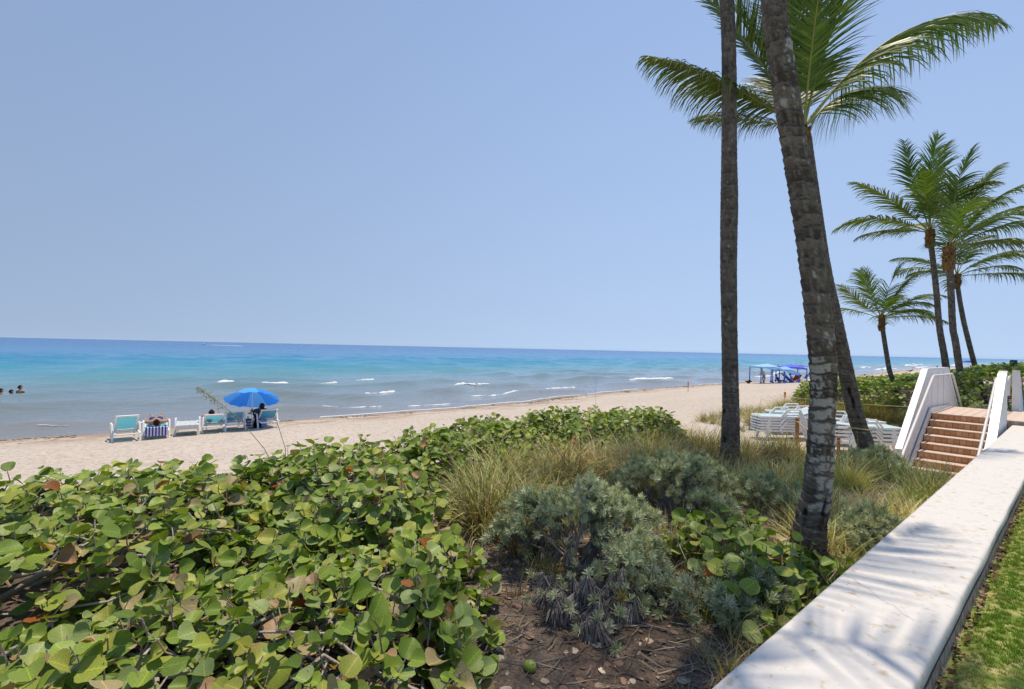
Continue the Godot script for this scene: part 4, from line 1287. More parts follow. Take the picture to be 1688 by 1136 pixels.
	sea_grape("sea_grape_hedge", "long sea grape hedge beyond the stairs under the group of palms", "", [Vector2(0.2, 20.4), Vector2(2.3, 20.6), Vector2(3.4, 23.6), Vector2(8.4, 23.6), Vector2(9.2, 26.0), Vector2(8.8, 40.0), Vector2(7.6, 58.0), Vector2(1.0, 58.0), Vector2(0.2, 40.0)], func(s, t): return lerpf(3.42, 2.52, sm(1.6, 6.5, s)) - 0.45 * sm(22.5, 20.4, t) - 0.25 * sm(7.0, 9.2, s) + 0.22 * fine.get_noise_2d(s * 0.6, t * 0.6), 0.225, 0.155, 300, 5.5, 24, 0.3, 1.1)
	# dune grasses
	rng.seed = 302
	var tall := []
	var fresh := []
	for i in 3:
		tall.append(blade_tuft(26, 0.40, 0.92, 0.0060, 1.2, 5, 1.4, 0.07))
		fresh.append(blade_tuft(22, 0.20, 0.5, 0.0065, 1.1, 4, 1.1, 0.06))
	var straw := lin(0.78, 0.64, 0.34)
	var olive := lin(0.42, 0.42, 0.17)
	grass("dune_grass", "tawny dune grass in the middle, between sea grape bank and grey bushes", [Vector2(3.9, 3.2), Vector2(5.0, 3.2), Vector2(5.7, 3.5), Vector2(5.7, 6.0), Vector2(5.6, 8.2), Vector2(4.6, 8.2), Vector2(4.0, 6.0)], 560, tall, 0.75, 1.1, [straw, olive])
	grass("dune_grass", "olive dune grass around the foot of the straight palm", [Vector2(4.0, 8.2), Vector2(6.2, 8.4), Vector2(6.9, 9.6), Vector2(6.9, 12.4), Vector2(5.0, 13.2), Vector2(3.4, 12.2), Vector2(3.5, 9.6)], 560, tall, 0.65, 1.0, [straw * 0.9, olive])
	grass("dune_grass", "short green and straw grass between the leaning trunk and the stairs", [Vector2(1.2, 5.6), Vector2(3.2, 5.6), Vector2(3.9, 8.0), Vector2(3.4, 11.0), Vector2(2.0, 12.6), Vector2(1.2, 12.4)], 760, fresh, 0.7, 1.15, [lin(0.80, 0.68, 0.34), lin(0.40, 0.46, 0.16)], 0.4)
	grass("dune_grass", "shaded olive grass along the foot of the far hedge", [Vector2(2.9, 21.6), Vector2(3.4, 22.4), Vector2(8.6, 22.2), Vector2(9.2, 24.0), Vector2(3.6, 24.2)], 620, tall, 0.8, 1.25, [straw * 0.8, olive])
	grass("dune_grass", "sparse green grass on the sand behind the stacked loungers", [Vector2(7.6, 17.5), Vector2(10.6, 19.0), Vector2(11.0, 25.0), Vector2(8.4, 25.0), Vector2(8.0, 21.0)], 230, tall, 0.45, 0.95, [straw, lin(0.20, 0.24, 0.08)])
	grass("dune_grass", "dry grass along the seaward edge of the left hand shrubs", [Vector2(6.9, -3.0), Vector2(8.0, -3.0), Vector2(8.1, 3.0), Vector2(7.2, 3.0)], 210, tall, 0.6, 0.85, [straw, olive])
	grass("dune_grass", "low thin weeds and grass between the grey bushes, in shade", [Vector2(1.15, 2.6), Vector2(1.15, 5.4), Vector2(2.4, 6.4), Vector2(3.9, 6.4), Vector2(4.2, 3.4), Vector2(3.3, 2.5), Vector2(2.6, 2.6)], 330, fresh, 0.45, 0.9, [lin(0.60, 0.50, 0.27), lin(0.30, 0.38, 0.12)], 0.5)
	# grey green bushes
	rng.seed = 303
	sage_bush("largest grey green bush, front centre, with dead grey leaves hanging below", 3.05, 3.45, 0.72, 2.46, 1150, 1.0)
	sage_bush("grey green bush behind the largest one, left of the straight palm's foot", 3.35, 5.6, 0.78, 2.40, 950, 0.5)
	sage_bush("small dark grey green bush in shade left of the leaning trunk", 1.95, 3.75, 0.42, 1.98, 300, 0.8, 0.85)
	sage_bush("pale grey green bush between the two near trunks", 2.75, 6.7, 0.45, 2.08, 330, 0.2)
	sage_bush("silvery bush at the foot of the roped palm trunk", 2.55, 11.0, 0.55, 2.02, 360, 0.3, 1.15)
	sage_bush("low grey green bush hard against the white wall, right of the leaning trunk", 1.38, 6.4, 0.40, 1.98, 340, 0.2)
	sage_bush("grey green bush beyond the landing at the foot of the far hedge", 1.9, 20.4, 0.75, 2.35, 380, 0.2)
	sage_bush("mostly dead grey stalks and withered leaves in front of the largest grey green bush", 2.45, 2.95, 0.42, 1.98, 45, 4.5, 0.9)
	# litter
	rng.seed = 304
	var wh := [[], [], []]
	var wc := [[], [], []]
	var tw := mb(true)
	tw.col = Color.WHITE
	tw.tube([Vector3(-0.5, 0, 0), Vector3(-0.15, 0.04, 0.05), Vector3(0.2, 0.0, -0.02), Vector3(0.5, 0.03, 0.03)], [0.014, 0.017, 0.013, 0.008], 4)
	for i in 9000:
		var s := rf(1.1, 5.5)
		var t := rf(-0.5, 12.0) if i > 4500 else rf(0.3, 4.6)
		var y := ground_y(s, t) + 0.048 + 0.03 * fine.get_noise_2d(s * 4.0, t * 4.0)
		var j := 0 if rng.randf() < 0.14 else (1 if rng.randf() < 0.6 else 2)
		var k: float = [rf(0.025, 0.075), rf(0.04, 0.30), rf(0.4, 1.3)][j]
		wh[j].append(Transform3D(Basis.from_euler(Vector3(rf(-0.5, 0.5), rf(0, TAU), rf(-0.5, 0.5)) * [0.5, 0.35, 1.0][j]).scaled(Vector3(k, k, k)), P(s, y + [0.005, 0.006, 0.0][j], t)))
		var c: Color = [lin(0.16, 0.105, 0.075), lin(0.33, 0.25, 0.17), lin(0.10, 0.07, 0.055), lin(0.42, 0.36, 0.28), lin(0.22, 0.14, 0.10)][rng.randi() % 5]
		if j == 1: c = [lin(0.20, 0.17, 0.14), lin(0.32, 0.28, 0.23), lin(0.14, 0.10, 0.08), lin(0.36, 0.30, 0.20)][rng.randi() % 4]
		wc[j].append(c * rf(0.6, 1.25))
	var o := Node3D.new()
	o.name = "leaf_litter"
	o.position = gp(2.0, 3.0)
	add_child(o)
	tag(o, "brown dead leaves, twigs and crumbs on the shaded soil by the wall", "leaf litter")
	o.set_meta("kind", "stuff")
	var chip := mb(true)
	chip.col = Color.WHITE
	chip.quad(Vector3(-0.012, 0, -0.008), Vector3(0.014, 0.005, -0.009), Vector3(0.012, 0.002, 0.010), Vector3(-0.011, 0.007, 0.008))
	scatter("dead_leaves", M.leaf_shapes[2], M.litter, wh[0], wc[0], o)
	scatter("twigs", tw.mesh(), M.litter, wh[1], wc[1], o)
	scatter("crumbs", chip.mesh(), M.litter, wh[2], wc[2], o)
	# a green fruit on the litter
	var fr := mb()
	fr.ball(Vector3.ZERO, Vector3(0.042, 0.036, 0.040), 8, 12)
	var fo := thing("fallen_fruit", "small round green fruit lying on the brown litter at the bottom", "fruit", gp(2.24, 2.10, 0.085))
	local_part("flesh", fr, M.fruit, fo, "", true)
	var cal := mb()
	cal.tube([Vector3(0.02, 0.018, 0), Vector3(0.03, 0.026, 0.003)], [0.007, 0.004], 6)
	local_part("stalk", cal, M.dark_metal, fo)
	# seed stalks of the sea oats
	oat("tall sea oat stalk with a drooping pale seed head, left of the blue umbrella", [P(7.1, 1.75, 1.95), P(7.12, 2.28, 1.70), P(7.31, 2.68, 1.43), P(7.52, 2.93, 1.18), P(7.68, 3.10, 0.99)], true)
	oat("thin bare stalk leaning left just right of the blue umbrella", [P(6.9, 1.75, 1.93), P(6.91, 2.29, 1.91), P(7.01, 2.75, 1.79)], false)
	oat("fine bare stalk standing upright against the sand in mid beach", [P(13.2, 0.75, 15.8), P(13.2, 1.7, 15.8), P(13.2, 2.52, 15.8)], false)
	oat("bent thin stalk in front of the left lounger stack", [P(5.72, 1.2, 13.35), P(5.7, 1.9, 13.5), P(5.66, 2.48, 13.65), P(5.5, 2.42, 13.85)], false)

func oat(label: String, pts: Array, head: bool) -> void:
	var o := thing("sea_oat_stalk", label, "grass stalk", pts[0])
	var b := mb(true)
	b.col = lin(0.27, 0.25, 0.12)
	var r := []
	for i in pts.size(): r.append(lerpf(0.0055, 0.0025, float(i) / pts.size()))
	b.tube(pts, r, 5)
	part("stem", b, M.petiole, o, "", true)
	if not head: return
	var h := mb(true)
	for i in 130:
		var u := pow(rng.randf(), 0.8)
		var x := 2.0 + u * 2.0
		var k := mini(int(x), 3)
		var p: Vector3 = (pts[k] as Vector3).lerp(pts[k + 1], x - k)
		var d := Vector3(rf(-1, 1), rf(-1.6, 0.1), rf(-1, 1)).normalized()
		var L := rf(0.03, 0.09) * (1.0 - 0.5 * absf(u - 0.45))
		h.col = lin(0.52, 0.46, 0.27) * rf(0.6, 1.2)
		var c := p + d * L
		h.bar(p, c, 0.0015, 0.0015)
		h.ball(c, Vector3(0.006, 0.013, 0.004), 3, 5, Basis.from_euler(Vector3(rf(-1, 1), rf(0, 6), rf(-1, 1))))
	part("seed_head", h, M.petiole, o, "stuff")

# ---------------------------------------------------------------- things on the beach
func lounger_shapes() -> void:
	var f := mb()
	for sd in [-1.0, 1.0]:
		f.box(Vector3(0.31 * sd, 0.31, 0.0), Vector3(0.05, 0.07, 1.86), 0.012)
	for z in [0.92, 0.2, -0.2, -0.92]: f.box(Vector3(0, 0.305, z), Vector3(0.58, 0.05, 0.05), 0.01)
	M.l_frame = f.mesh()
	var leg := mb()
	leg.bar(Vector3(0, 0.30, 0), Vector3(0, 0.0, 0.10), 0.05, 0.075, Vector3.FORWARD, 0.012)
	M.l_leg = leg.mesh()
	var arm := mb()
	var p := [Vector3(0, 0.30, 0.33), Vector3(0, 0.555, 0.10), Vector3(0, 0.565, -0.30), Vector3(0, 0.02, -0.60)]
	for i in 3: arm.bar(p[i], p[i + 1], 0.055, [0.045, 0.035, 0.06][i], Vector3.UP, 0.010)
	for i in [1, 2]: arm.ball(p[i], Vector3(0.029, 0.026, 0.029), 5, 8)
	M.l_arm = arm.mesh()
	var seat := mb()
	for i in 7:
		var z := lerpf(0.90, -0.18, i / 6.0)
		for k in 5:
			var x := lerpf(-0.285, 0.285, k / 4.0)
			seat.p(Vector3(x, 0.342 - 0.025 * (1.0 - pow(x / 0.285, 2.0)) * sin(PI * i / 6.0), z))
		if i:
			for k in 4: seat.q((i - 1) * 5 + k, (i - 1) * 5 + k + 1, i * 5 + k + 1, i * 5 + k)
	M.l_seat = seat.mesh(true)
	var bf := mb()
	for sd in [-1.0, 1.0]: bf.box(Vector3(0.275 * sd, 0.0, -0.37), Vector3(0.055, 0.04, 0.74), 0.012)
	bf.box(Vector3(0, 0, -0.735), Vector3(0.60, 0.045, 0.06), 0.014)
	bf.box(Vector3(0, -0.005, -0.05), Vector3(0.52, 0.04, 0.05), 0.01)
	M.l_back = bf.mesh()
	var bs := mb()
	for i in 5:
		var z := lerpf(-0.08, -0.71, i / 4.0)
		for k in 5:
			var x := lerpf(-0.25, 0.25, k / 4.0)
			bs.p(Vector3(x, 0.012 - 0.022 * (1.0 - pow(x / 0.25, 2.0)), z))
		if i:
			for k in 4: bs.q((i - 1) * 5 + k, (i - 1) * 5 + k + 1, i * 5 + k + 1, i * 5 + k)
	M.l_sling = bs.mesh(true)

# local axes: the feet point along +z, the head along -z
func lounger(label: String, group: String, at: Vector3, turn: float, back: float, cloth: Material) -> Node3D:
	var o := thing("sun_lounger", label, "sun lounger", at, group)
	o.rotation.y = turn
	local_part("frame", M.l_frame, M.resin, o)
	for sd in [-1.0, 1.0]:
		var a := local_part("armrest", M.l_arm, M.resin, o)
		a.position.x = 0.355 * sd
		var l := local_part("leg", M.l_leg, M.resin, o)
		l.position = Vector3(0.31 * sd, 0, 0.62)
	local_part("seat_sling", M.l_seat, cloth, o, "", false)
	var b := local_part("backrest", M.l_back, M.resin, o)
	b.position = Vector3(0, 0.335, -0.19)
	b.rotation.x = back
	local_part("back_sling", M.l_sling, cloth, b)
	return o

# one continuous skin round tapered bones: [from, to, radius, radius, colour]
func figure(bones: Array, cell: float) -> ArrayMesh:
	var lo := Vector3(99, 99, 99)
	var hi := -lo
	for b in bones:
		var m := maxf(b[2], b[3]) + cell * 2.5
		for e in [b[0], b[1]]:
			lo = lo.min(e - Vector3(m, m, m))
			hi = hi.max(e + Vector3(m, m, m))
	var nx := int((hi.x - lo.x) / cell) + 2
	var ny := int((hi.y - lo.y) / cell) + 2
	var nz_ := int((hi.z - lo.z) / cell) + 2
	var f := PackedFloat32Array()
	f.resize(nx * ny * nz_)
	f.fill(1.0)
	var kk := 0.03
	for b in bones:
		var a: Vector3 = b[0]
		var ab: Vector3 = b[1] - b[0]
		var l2 := maxf(ab.length_squared(), 1e-6)
		var m := maxf(b[2], b[3]) + 0.06 + cell
		var l: Vector3 = (a.min(b[1]) - Vector3(m, m, m) - lo) / cell
		var h: Vector3 = (a.max(b[1]) + Vector3(m, m, m) - lo) / cell
		for z in range(maxi(0, int(l.z)), mini(nz_, int(h.z) + 1)):
			for y in range(maxi(0, int(l.y)), mini(ny, int(h.y) + 1)):
				for x in range(maxi(0, int(l.x)), mini(nx, int(h.x) + 1)):
					var p := lo + Vector3(x, y, z) * cell
					var t := clampf((p - a).dot(ab) / l2, 0.0, 1.0)
					var d: float = p.distance_to(a + ab * t) - lerpf(b[2], b[3], t)
					var i := (z * ny + y) * nx + x
					var g := f[i]
					var q := clampf(0.5 + 0.5 * (g - d) / kk, 0.0, 1.0)
					f[i] = lerpf(g, d, q) - kk * q * (1.0 - q)
	var out := mb(true)
	var at := PackedInt32Array()
	at.resize(nx * ny * nz_)
	at.fill(-1)
	for z in nz_ - 1:
		for y in ny - 1:
			for x in nx - 1:
				var i := (z * ny + y) * nx + x
				var c := [f[i], f[i + 1], f[i + nx], f[i + nx + 1], f[i + nx * ny], f[i + nx * ny + 1], f[i + nx * ny + nx], f[i + nx * ny + nx + 1]]
				var inside := 0
				for k in 8: inside += 1 if c[k] < 0.0 else 0
				if inside == 0 or inside == 8: continue
				var sum := Vector3.ZERO
				var n := 0
				for e in [[0, 1], [2, 3], [4, 5], [6, 7], [0, 2], [1, 3], [4, 6], [5, 7], [0, 4], [1, 5], [2, 6], [3, 7]]:
					var u: float = c[e[0]]
					var v: float = c[e[1]]
					if (u < 0.0) != (v < 0.0):
						var w := u / (u - v)
						sum += Vector3(e[0] & 1, (e[0] >> 1) & 1, e[0] >> 2).lerp(Vector3(e[1] & 1, (e[1] >> 1) & 1, e[1] >> 2), w)
						n += 1
				var p := lo + (Vector3(x, y, z) + sum / n) * cell
				var best := 9.0
				for b in bones:
					var ab: Vector3 = b[1] - b[0]
					var t := clampf((p - b[0]).dot(ab) / maxf(ab.length_squared(), 1e-6), 0.0, 1.0)
					var d: float = p.distance_to(b[0] + ab * t) - lerpf(b[2], b[3], t)
					if d < best:
						best = d
						out.col = b[4]
				at[i] = out.p(p)
	var st := [1, nx, nx * ny]
	for z in range(1, nz_ - 1):
		for y in range(1, ny - 1):
			for x in range(1, nx - 1):
				var i := (z * ny + y) * nx + x
				for ax in 3:
					var j: int = i + st[ax]
					if (f[i] < 0.0) == (f[j] < 0.0): continue
					var u: int = st[(ax + 1) % 3]
					var v: int = st[(ax + 2) % 3]
					var q := [at[i], at[i - u], at[i - u - v], at[i - v]]
					if q.min() < 0: continue
					if f[i] < 0.0: out.q(q[0], q[1], q[2], q[3])
					else: out.q(q[3], q[2], q[1], q[0])
	return out.mesh(true)

const SKIN := Color(0.42, 0.25, 0.17)
const HAIR := Color(0.02, 0.015, 0.012)

func head_bones(c: Vector3, face: Vector3, hair := HAIR) -> Array:
	var up := Vector3.UP
	var side := face.cross(up).normalized()
	return [[c + up * 0.03, c + up * 0.03 - face * 0.02, 0.092, 0.09, SKIN], [c - up * 0.06 + face * 0.03, c - up * 0.08 + face * 0.045, 0.058, 0.04, SKIN], [c + face * 0.085, c + face * 0.105 - up * 0.025, 0.014, 0.018, SKIN],
		[c + side * 0.09, c + side * 0.095 - up * 0.03, 0.018, 0.014, SKIN], [c - side * 0.09, c - side * 0.095 - up * 0.03, 0.018, 0.014, SKIN],
		[c + up * 0.075 - face * 0.01, c + up * 0.02 - face * 0.06, 0.085, 0.088, hair], [c + up * 0.085 + face * 0.045, c + up * 0.09 - face * 0.02, 0.055, 0.08, hair]]

func limb(a: Vector3, b: Vector3, c: Vector3, r: Array, ca: Color, cb: Color) -> Array:
	return [[a, b, r[0], r[1], ca], [b, c, r[1], r[2], cb]]

func hand(at: Vector3, d: Vector3) -> Array:
	var s := d.cross(Vector3.UP).normalized()
	var o := [[at, at + d * 0.07, 0.03, 0.032, SKIN], [at + d * 0.02 + s * 0.02, at + d * 0.07 + s * 0.06, 0.013, 0.010, SKIN]]
	for k in 4: o.append([at + d * 0.07 + s * (0.025 - 0.017 * k), at + d * (0.14 + 0.015 * (1.5 - absf(k - 1.2))) + s * (0.03 - 0.02 * k) + Vector3.DOWN * 0.015, 0.010, 0.008, SKIN])
	return o

func person(label: String, at: Vector3, turn: float, bones: Array, group := "", cell := 0.022) -> void:
	var o := MeshInstance3D.new()
	o.name = numbered("person", self)
	o.mesh = figure(bones, cell)
	o.material_override = M.body
	o.position = at
	o.rotation.y = turn
	add_child(o)
	tag(o, label, "person", group)

# axes: y up, facing -z
func standing(shirt: Color, shorts: Color, bend: float) -> Array:
	var F := Vector3.FORWARD
	var hip := Vector3(0, 0.90, 0)
	var chest := hip + Vector3(0, 0.36 * cos(bend), -0.36 * sin(bend))
	var neck := chest + Vector3(0, 0.15 * cos(bend), -0.16 * sin(bend))
	var b := [[hip, chest, 0.15, 0.155, shirt], [chest + Vector3(-0.12, 0.05, 0), chest + Vector3(0.12, 0.05, 0), 0.085, 0.085, shirt], [neck, neck + Vector3(0, 0.1, -0.05), 0.055, 0.05, SKIN], [hip + Vector3(-0.06, -0.03, 0), hip + Vector3(0.06, -0.03, 0), 0.13, 0.13, shorts]]
	b += head_bones(neck + Vector3(0, 0.19, -0.10), F)
	for sd in [-1.0, 1.0]:
		b += limb(hip + Vector3(0.09 * sd, -0.06, 0), Vector3(0.11 * sd, 0.68, -0.04 * sd), Vector3(0.11 * sd, 0.50, -0.06 * sd), [0.095, 0.085, 0.068], shorts, shorts)
		b += limb(Vector3(0.11 * sd, 0.50, -0.06 * sd), Vector3(0.115 * sd, 0.30, -0.02), Vector3(0.12 * sd, 0.08, 0.02), [0.062, 0.055, 0.038], SKIN, SKIN)
		b.append([Vector3(0.12 * sd, 0.04, 0.04), Vector3(0.13 * sd, 0.03, -0.13), 0.04, 0.03, SKIN])
		var sh := chest + Vector3(0.19 * sd, 0.06, 0)
		var el := sh + Vector3(0.08 * sd, -0.25, -0.08)
		var wr := el + Vector3(-0.02 * sd, -0.15, -0.18)
		b += limb(sh, sh.lerp(el, 0.7), el, [0.062, 0.055, 0.045], shirt, shirt)
		b.append([el, wr, 0.042, 0.03, SKIN])
		b += hand(wr, (wr - el).normalized())
	return b

func reclining(shirt: Color, shorts: Color, back: float) -> Array:
	# hips at the origin, legs along -z, trunk rising along +z by the angle «back»
	var up := Vector3(0, sin(back), cos(back))
	var nrm := Vector3(0, cos(back), -sin(back))
	var chest := up * 0.38 + nrm * 0.02
	var neck := up * 0.55 + nrm * 0.03
	var b := [[Vector3.ZERO, chest, 0.13, 0.14, shirt], [chest + Vector3(-0.13, 0, 0) + up * 0.05, chest + Vector3(0.13, 0, 0) + up * 0.05, 0.08, 0.08, shirt], [neck, neck + up * 0.1, 0.055, 0.05, SKIN]]
	var hc := neck + up * 0.17 + nrm * 0.02
	b += [[hc, hc + up * 0.03, 0.09, 0.095, SKIN], [hc + nrm * 0.08, hc + nrm * 0.10, 0.014, 0.016, SKIN], [hc + up * 0.06 - nrm * 0.03, hc + up * 0.02 - nrm * 0.06, 0.09, 0.085, HAIR], [hc + up * 0.09 + nrm * 0.03, hc + up * 0.07, 0.05, 0.07, HAIR]]
	for sd in [-1.0, 1.0]:
		var hipj := Vector3(0.09 * sd, 0, 0)
		var kn := Vector3(0.12 * sd, 0.14, -0.40)
		var an := Vector3(0.12 * sd, 0.01, -0.80)
		b += limb(hipj, hipj.lerp(kn, 0.6), kn, [0.095, 0.08, 0.062], shorts, SKIN)
		b += limb(kn, kn.lerp(an, 0.45), an, [0.058, 0.056, 0.038], SKIN, SKIN)
		b.append([an + Vector3(0, 0.02, 0), an + Vector3(0.03 * sd, 0.16, -0.05), 0.038, 0.03, SKIN])
		var sh := chest + Vector3(0.19 * sd, 0, 0) + up * 0.06
		var el := sh - up * 0.22 + Vector3(0.10 * sd, 0.02, 0)
		var wr := el - up * 0.16 + Vector3(0.02 * sd, 0.05, -0.12)
		b += limb(sh, sh.lerp(el, 0.6), el, [0.058, 0.05, 0.042], shirt, SKIN)
		b.append([el, wr, 0.040, 0.028, SKIN])
		b += hand(wr, (wr - el).normalized())
	return b

func bather(y: float) -> Array:
	# head and shoulders out of the water
	var b := [[Vector3(0, -0.3 + y, 0), Vector3(0, -0.02 + y, 0), 0.15, 0.14, SKIN], [Vector3(-0.14, 0.0 + y, 0), Vector3(0.14, 0.0 + y, 0), 0.08, 0.08, SKIN], [Vector3(0, 0.05 + y, 0), Vector3(0, 0.14 + y, 0), 0.055, 0.05, SKIN]]
	b += head_bones(Vector3(0, 0.24 + y, 0), Vector3(0.5, 0, -0.87))
	for sd in [-1.0, 1.0]:
		b += limb(Vector3(0.19 * sd, 0.0 + y, 0), Vector3(0.26 * sd, -0.15 + y, -0.06), Vector3(0.22 * sd, -0.28 + y, -0.2), [0.058, 0.05, 0.04], SKIN, SKIN)
	return b

func post(label: String, s: float, t: float, h: float, w := 0.10) -> Node3D:
	var o := thing("wooden_post", label, "post", gp(s, t), "posts of the rope fence")
	var b := mb()
	b.box(Vector3(0, h * 0.5 - 0.1, 0), Vector3(w, h + 0.2, w), 0.012, Basis(Vector3.UP, 0.4))
	local_part("shaft", b, M.post, o)
	var k := mb()
	var p := []
	var r := []
	for i in 13:
		p.append(Vector3(cos(TAU * i / 12.0), 0.02 * sin(i * 0.5), sin(TAU * i / 12.0)) * w * 0.72 + Vector3(0, h - 0.1, 0))
		r.append(0.009)
	k.tube(p, r, 6, false)
	local_part("rope_hitch", k, M.rope, o, "", true)
	return o

func rope(label: String, a: Vector3, b: Vector3, sag: float) -> void:
	var o := MeshInstance3D.new()
	o.name = numbered("rope", self)
	var m := mb()
	var p := []
	var r := []
	for i in 15:
		var u := i / 14.0
		p.append(a.lerp(b, u) - Vector3.UP * sag * 4.0 * u * (1.0 - u) - a)
		r.append(0.008)
	m.tube(p, r, 5)
	o.mesh = m.mesh(true)
	o.material_override = M.rope
	o.position = a
	add_child(o)
	tag(o, label, "rope", "ropes of the rope fence")

func stake(label: String, s: float, t: float) -> void:
	var o := thing("marker_stake", label, "marker", gp(s, t), "")
	var b := mb()
	b.box(Vector3(0, 0.3, 0), Vector3(0.025, 0.7, 0.04), 0.004)
	local_part("stick", b, M.post, o)
	var k := mb()
	k.box(Vector3(0, 0.66, 0), Vector3(0.09, 0.32, 0.09), 0.02, Basis(Vector3.UP, 0.7))
	local_part("orange_band", k, M.orange, o)

func umbrella(called: String, label: String, at: Vector3, r: float, rim: float, top: float, a: Color, c: Color, tilt := Vector3.ZERO) -> void:
	var o := thing(called, label, "beach umbrella", at)
	var p := mb()
	p.tube([Vector3(0, -0.3, 0), Vector3(0, top * 0.6, 0), Vector3(0, top + 0.05, 0)], [0.019, 0.019, 0.014], 8)
	local_part("pole", p, M.white_metal, o, "", true)
	var cl := mb()
	cl.tube([Vector3(0, top * 0.42, 0), Vector3(0, top * 0.5, 0)], [0.03, 0.03], 8)
	local_part("pole_joint", cl, M.dark_metal, o)
	for k in 8:
		var b := mb(true)
		b.col = a if k % 2 else c
		var rows := 6
		for j in rows + 1:
			var u := float(j) / rows
			for i in 7:
				var f := i / 6.0
				var an := TAU * (k + f) / 8.0
				var bulge := sin(f * PI)
				var rr := r * u * (1.0 - 0.05 * bulge * u)
				var y := lerpf(top, rim, pow(u, 1.7)) - 0.03 * bulge * u - (0.02 * u * sin(f * TAU * 2.0) if j == rows else 0.0)
				b.p(Vector3(cos(an) * rr, y, sin(an) * rr) + tilt * u * cos(an - 0.3) * r)
			if j:
				for i in 6: b.q((j - 1) * 7 + i, (j - 1) * 7 + i + 1, j * 7 + i + 1, j * 7 + i)
		var pn := local_part("canopy_panel", b, M.cloth, o, "", true)
		var rb := mb()
		var an := TAU * k / 8.0
		var e := Vector3(cos(an) * r, rim - 0.01, sin(an) * r) + tilt * cos(an - 0.3) * r
		rb.tube([Vector3(0, top - 0.03, 0), Vector3(0, top - 0.03, 0).lerp(e, 0.55) + Vector3.UP * 0.06, e], [0.004, 0.004, 0.004], 4)
		local_part("rib", rb, M.white_metal, o)

func canopy(label: String, at: Vector3, turn: float, w: float, d: float, h: float, roof: Color, pole: Color, droop: float) -> void:
	var o := thing("beach_canopy", label, "canopy", at, "")
	o.rotation.y = turn
	var b := mb(true)
	b.col = roof
	var n := 8
	for j in n + 1:
		for i in n + 1:
			var x := (float(i) / n - 0.5) * 2.0
			var z := (float(j) / n - 0.5) * 2.0
			var y := h + 0.34 * (1.0 - maxf(absf(x), absf(z))) - 0.10 * (1.0 - absf(absf(x) - absf(z))) * 0.3 - droop * maxf(0.0, x) * maxf(0.0, x)
			b.p(Vector3(x * w * 0.5, y, z * d * 0.5))
			if i and j:
				var k := j * (n + 1) + i
				b.q(k - n - 2, k - n - 1, k, k - 1)
	# a short hanging edge
	for e in 4:
		for i in n:
			var p := []
			for q in [i, i + 1]:
				var f := (float(q) / n - 0.5) * 2.0
				var x: float = [f, 1.0, -f, -1.0][e]
				var z: float = [-1.0, f, 1.0, -f][e]
				var y := h - 0.03 * (1.0 - absf(absf(x) - absf(z))) - droop * maxf(0.0, x) * maxf(0.0, x)
				p.append(Vector3(x * w * 0.5, y, z * d * 0.5))
			b.quad(p[0], p[1], p[1] + Vector3.DOWN * 0.16, p[0] + Vector3.DOWN * 0.16)
	local_part("roof_cloth", b, M.cloth, o, "", false)
	for x in [-1.0, 1.0]:
		for z in [-1.0, 1.0]:
			var m := mb(true)
			m.col = pole
			m.tube([Vector3(x * w * 0.49, -0.1, z * d * 0.49), Vector3(x * w * 0.48, h - droop * maxf(0.0, x), z * d * 0.48)], [0.06, 0.05], 6)
			m.ball(Vector3(x * w * 0.49, 0.06, z * d * 0.49), Vector3(0.15, 0.12, 0.15), 5, 7)
			local_part("corner_post", m, M.body, o, "", true)

func beach_chair(label: String, at: Vector3, turn: float, c: Color) -> void:
	var o := thing("beach_chair", label, "beach chair", at, "")
	o.rotation.y = turn
	var f := mb()
	for x in [-0.27, 0.27]:
		f.tube([Vector3(x, 0.0, -0.25), Vector3(x, 0.32, 0.0), Vector3(x, 0.78, 0.32)], [0.012, 0.012, 0.012], 5)
		f.tube([Vector3(x, 0.0, 0.30), Vector3(x, 0.22, -0.28)], [0.012, 0.012], 5)
		f.bar(Vector3(x, 0.46, -0.2), Vector3(x, 0.48, 0.14), 0.05, 0.02)
	local_part("frame", f, M.white_metal, o)
	for e in [["seat", Vector3(0, 0.24, -0.26), Vector3(0, 0.27, 0.05)], ["backrest", Vector3(0, 0.28, 0.02), Vector3(0, 0.80, 0.34)]]:
		var m := mb(true)
		m.col = c
		m.bar(e[1], e[2], 0.54, 0.012, Vector3.UP, 0.004)
		local_part(e[0], m, M.cloth, o)

func boat(label: String, at: Vector3, turn: float, L: float) -> void:
	var o := thing("motor_boat", label, "boat", at, "boats on the horizon")
	o.rotation.y = turn
	var hull := mb()
	var k := -1
	for i in 9:
		var u := i / 8.0
		var w := 0.15 * L * (1.0 - pow(u, 3.0)) + 0.01
		var z := (u - 0.5) * L
		var top := 0.13 * L + 0.06 * L * u
		var a := hull.p(Vector3(-w, top, z))
		hull.p(Vector3(-w * 0.7, -0.05 * L, z)); hull.p(Vector3(w * 0.7, -0.05 * L, z)); hull.p(Vector3(w, top, z))
		if k >= 0:
			for j in 4: hull.q(k + j, k + (j + 1) % 4, a + (j + 1) % 4, a + j)
		k = a
	hull.q(0, 1, 2, 3)
	local_part("hull", hull, M.white_metal, o)
	var c := mb()
	c.box(Vector3(0, 0.20 * L, -0.05 * L), Vector3(0.18 * L, 0.14 * L, 0.28 * L), 0.02 * L)
	local_part("cabin", c, M.white_metal, o)
	var r := mb()
	r.box(Vector3(0, 0.32 * L, -0.08 * L), Vector3(0.2 * L, 0.02 * L, 0.3 * L))
	for x in [-0.08, 0.08]: r.box(Vector3(x * L, 0.29 * L, -0.2 * L), Vector3(0.01 * L, 0.08 * L, 0.01 * L))
	local_part("hard_top", r, M.white_metal, o)

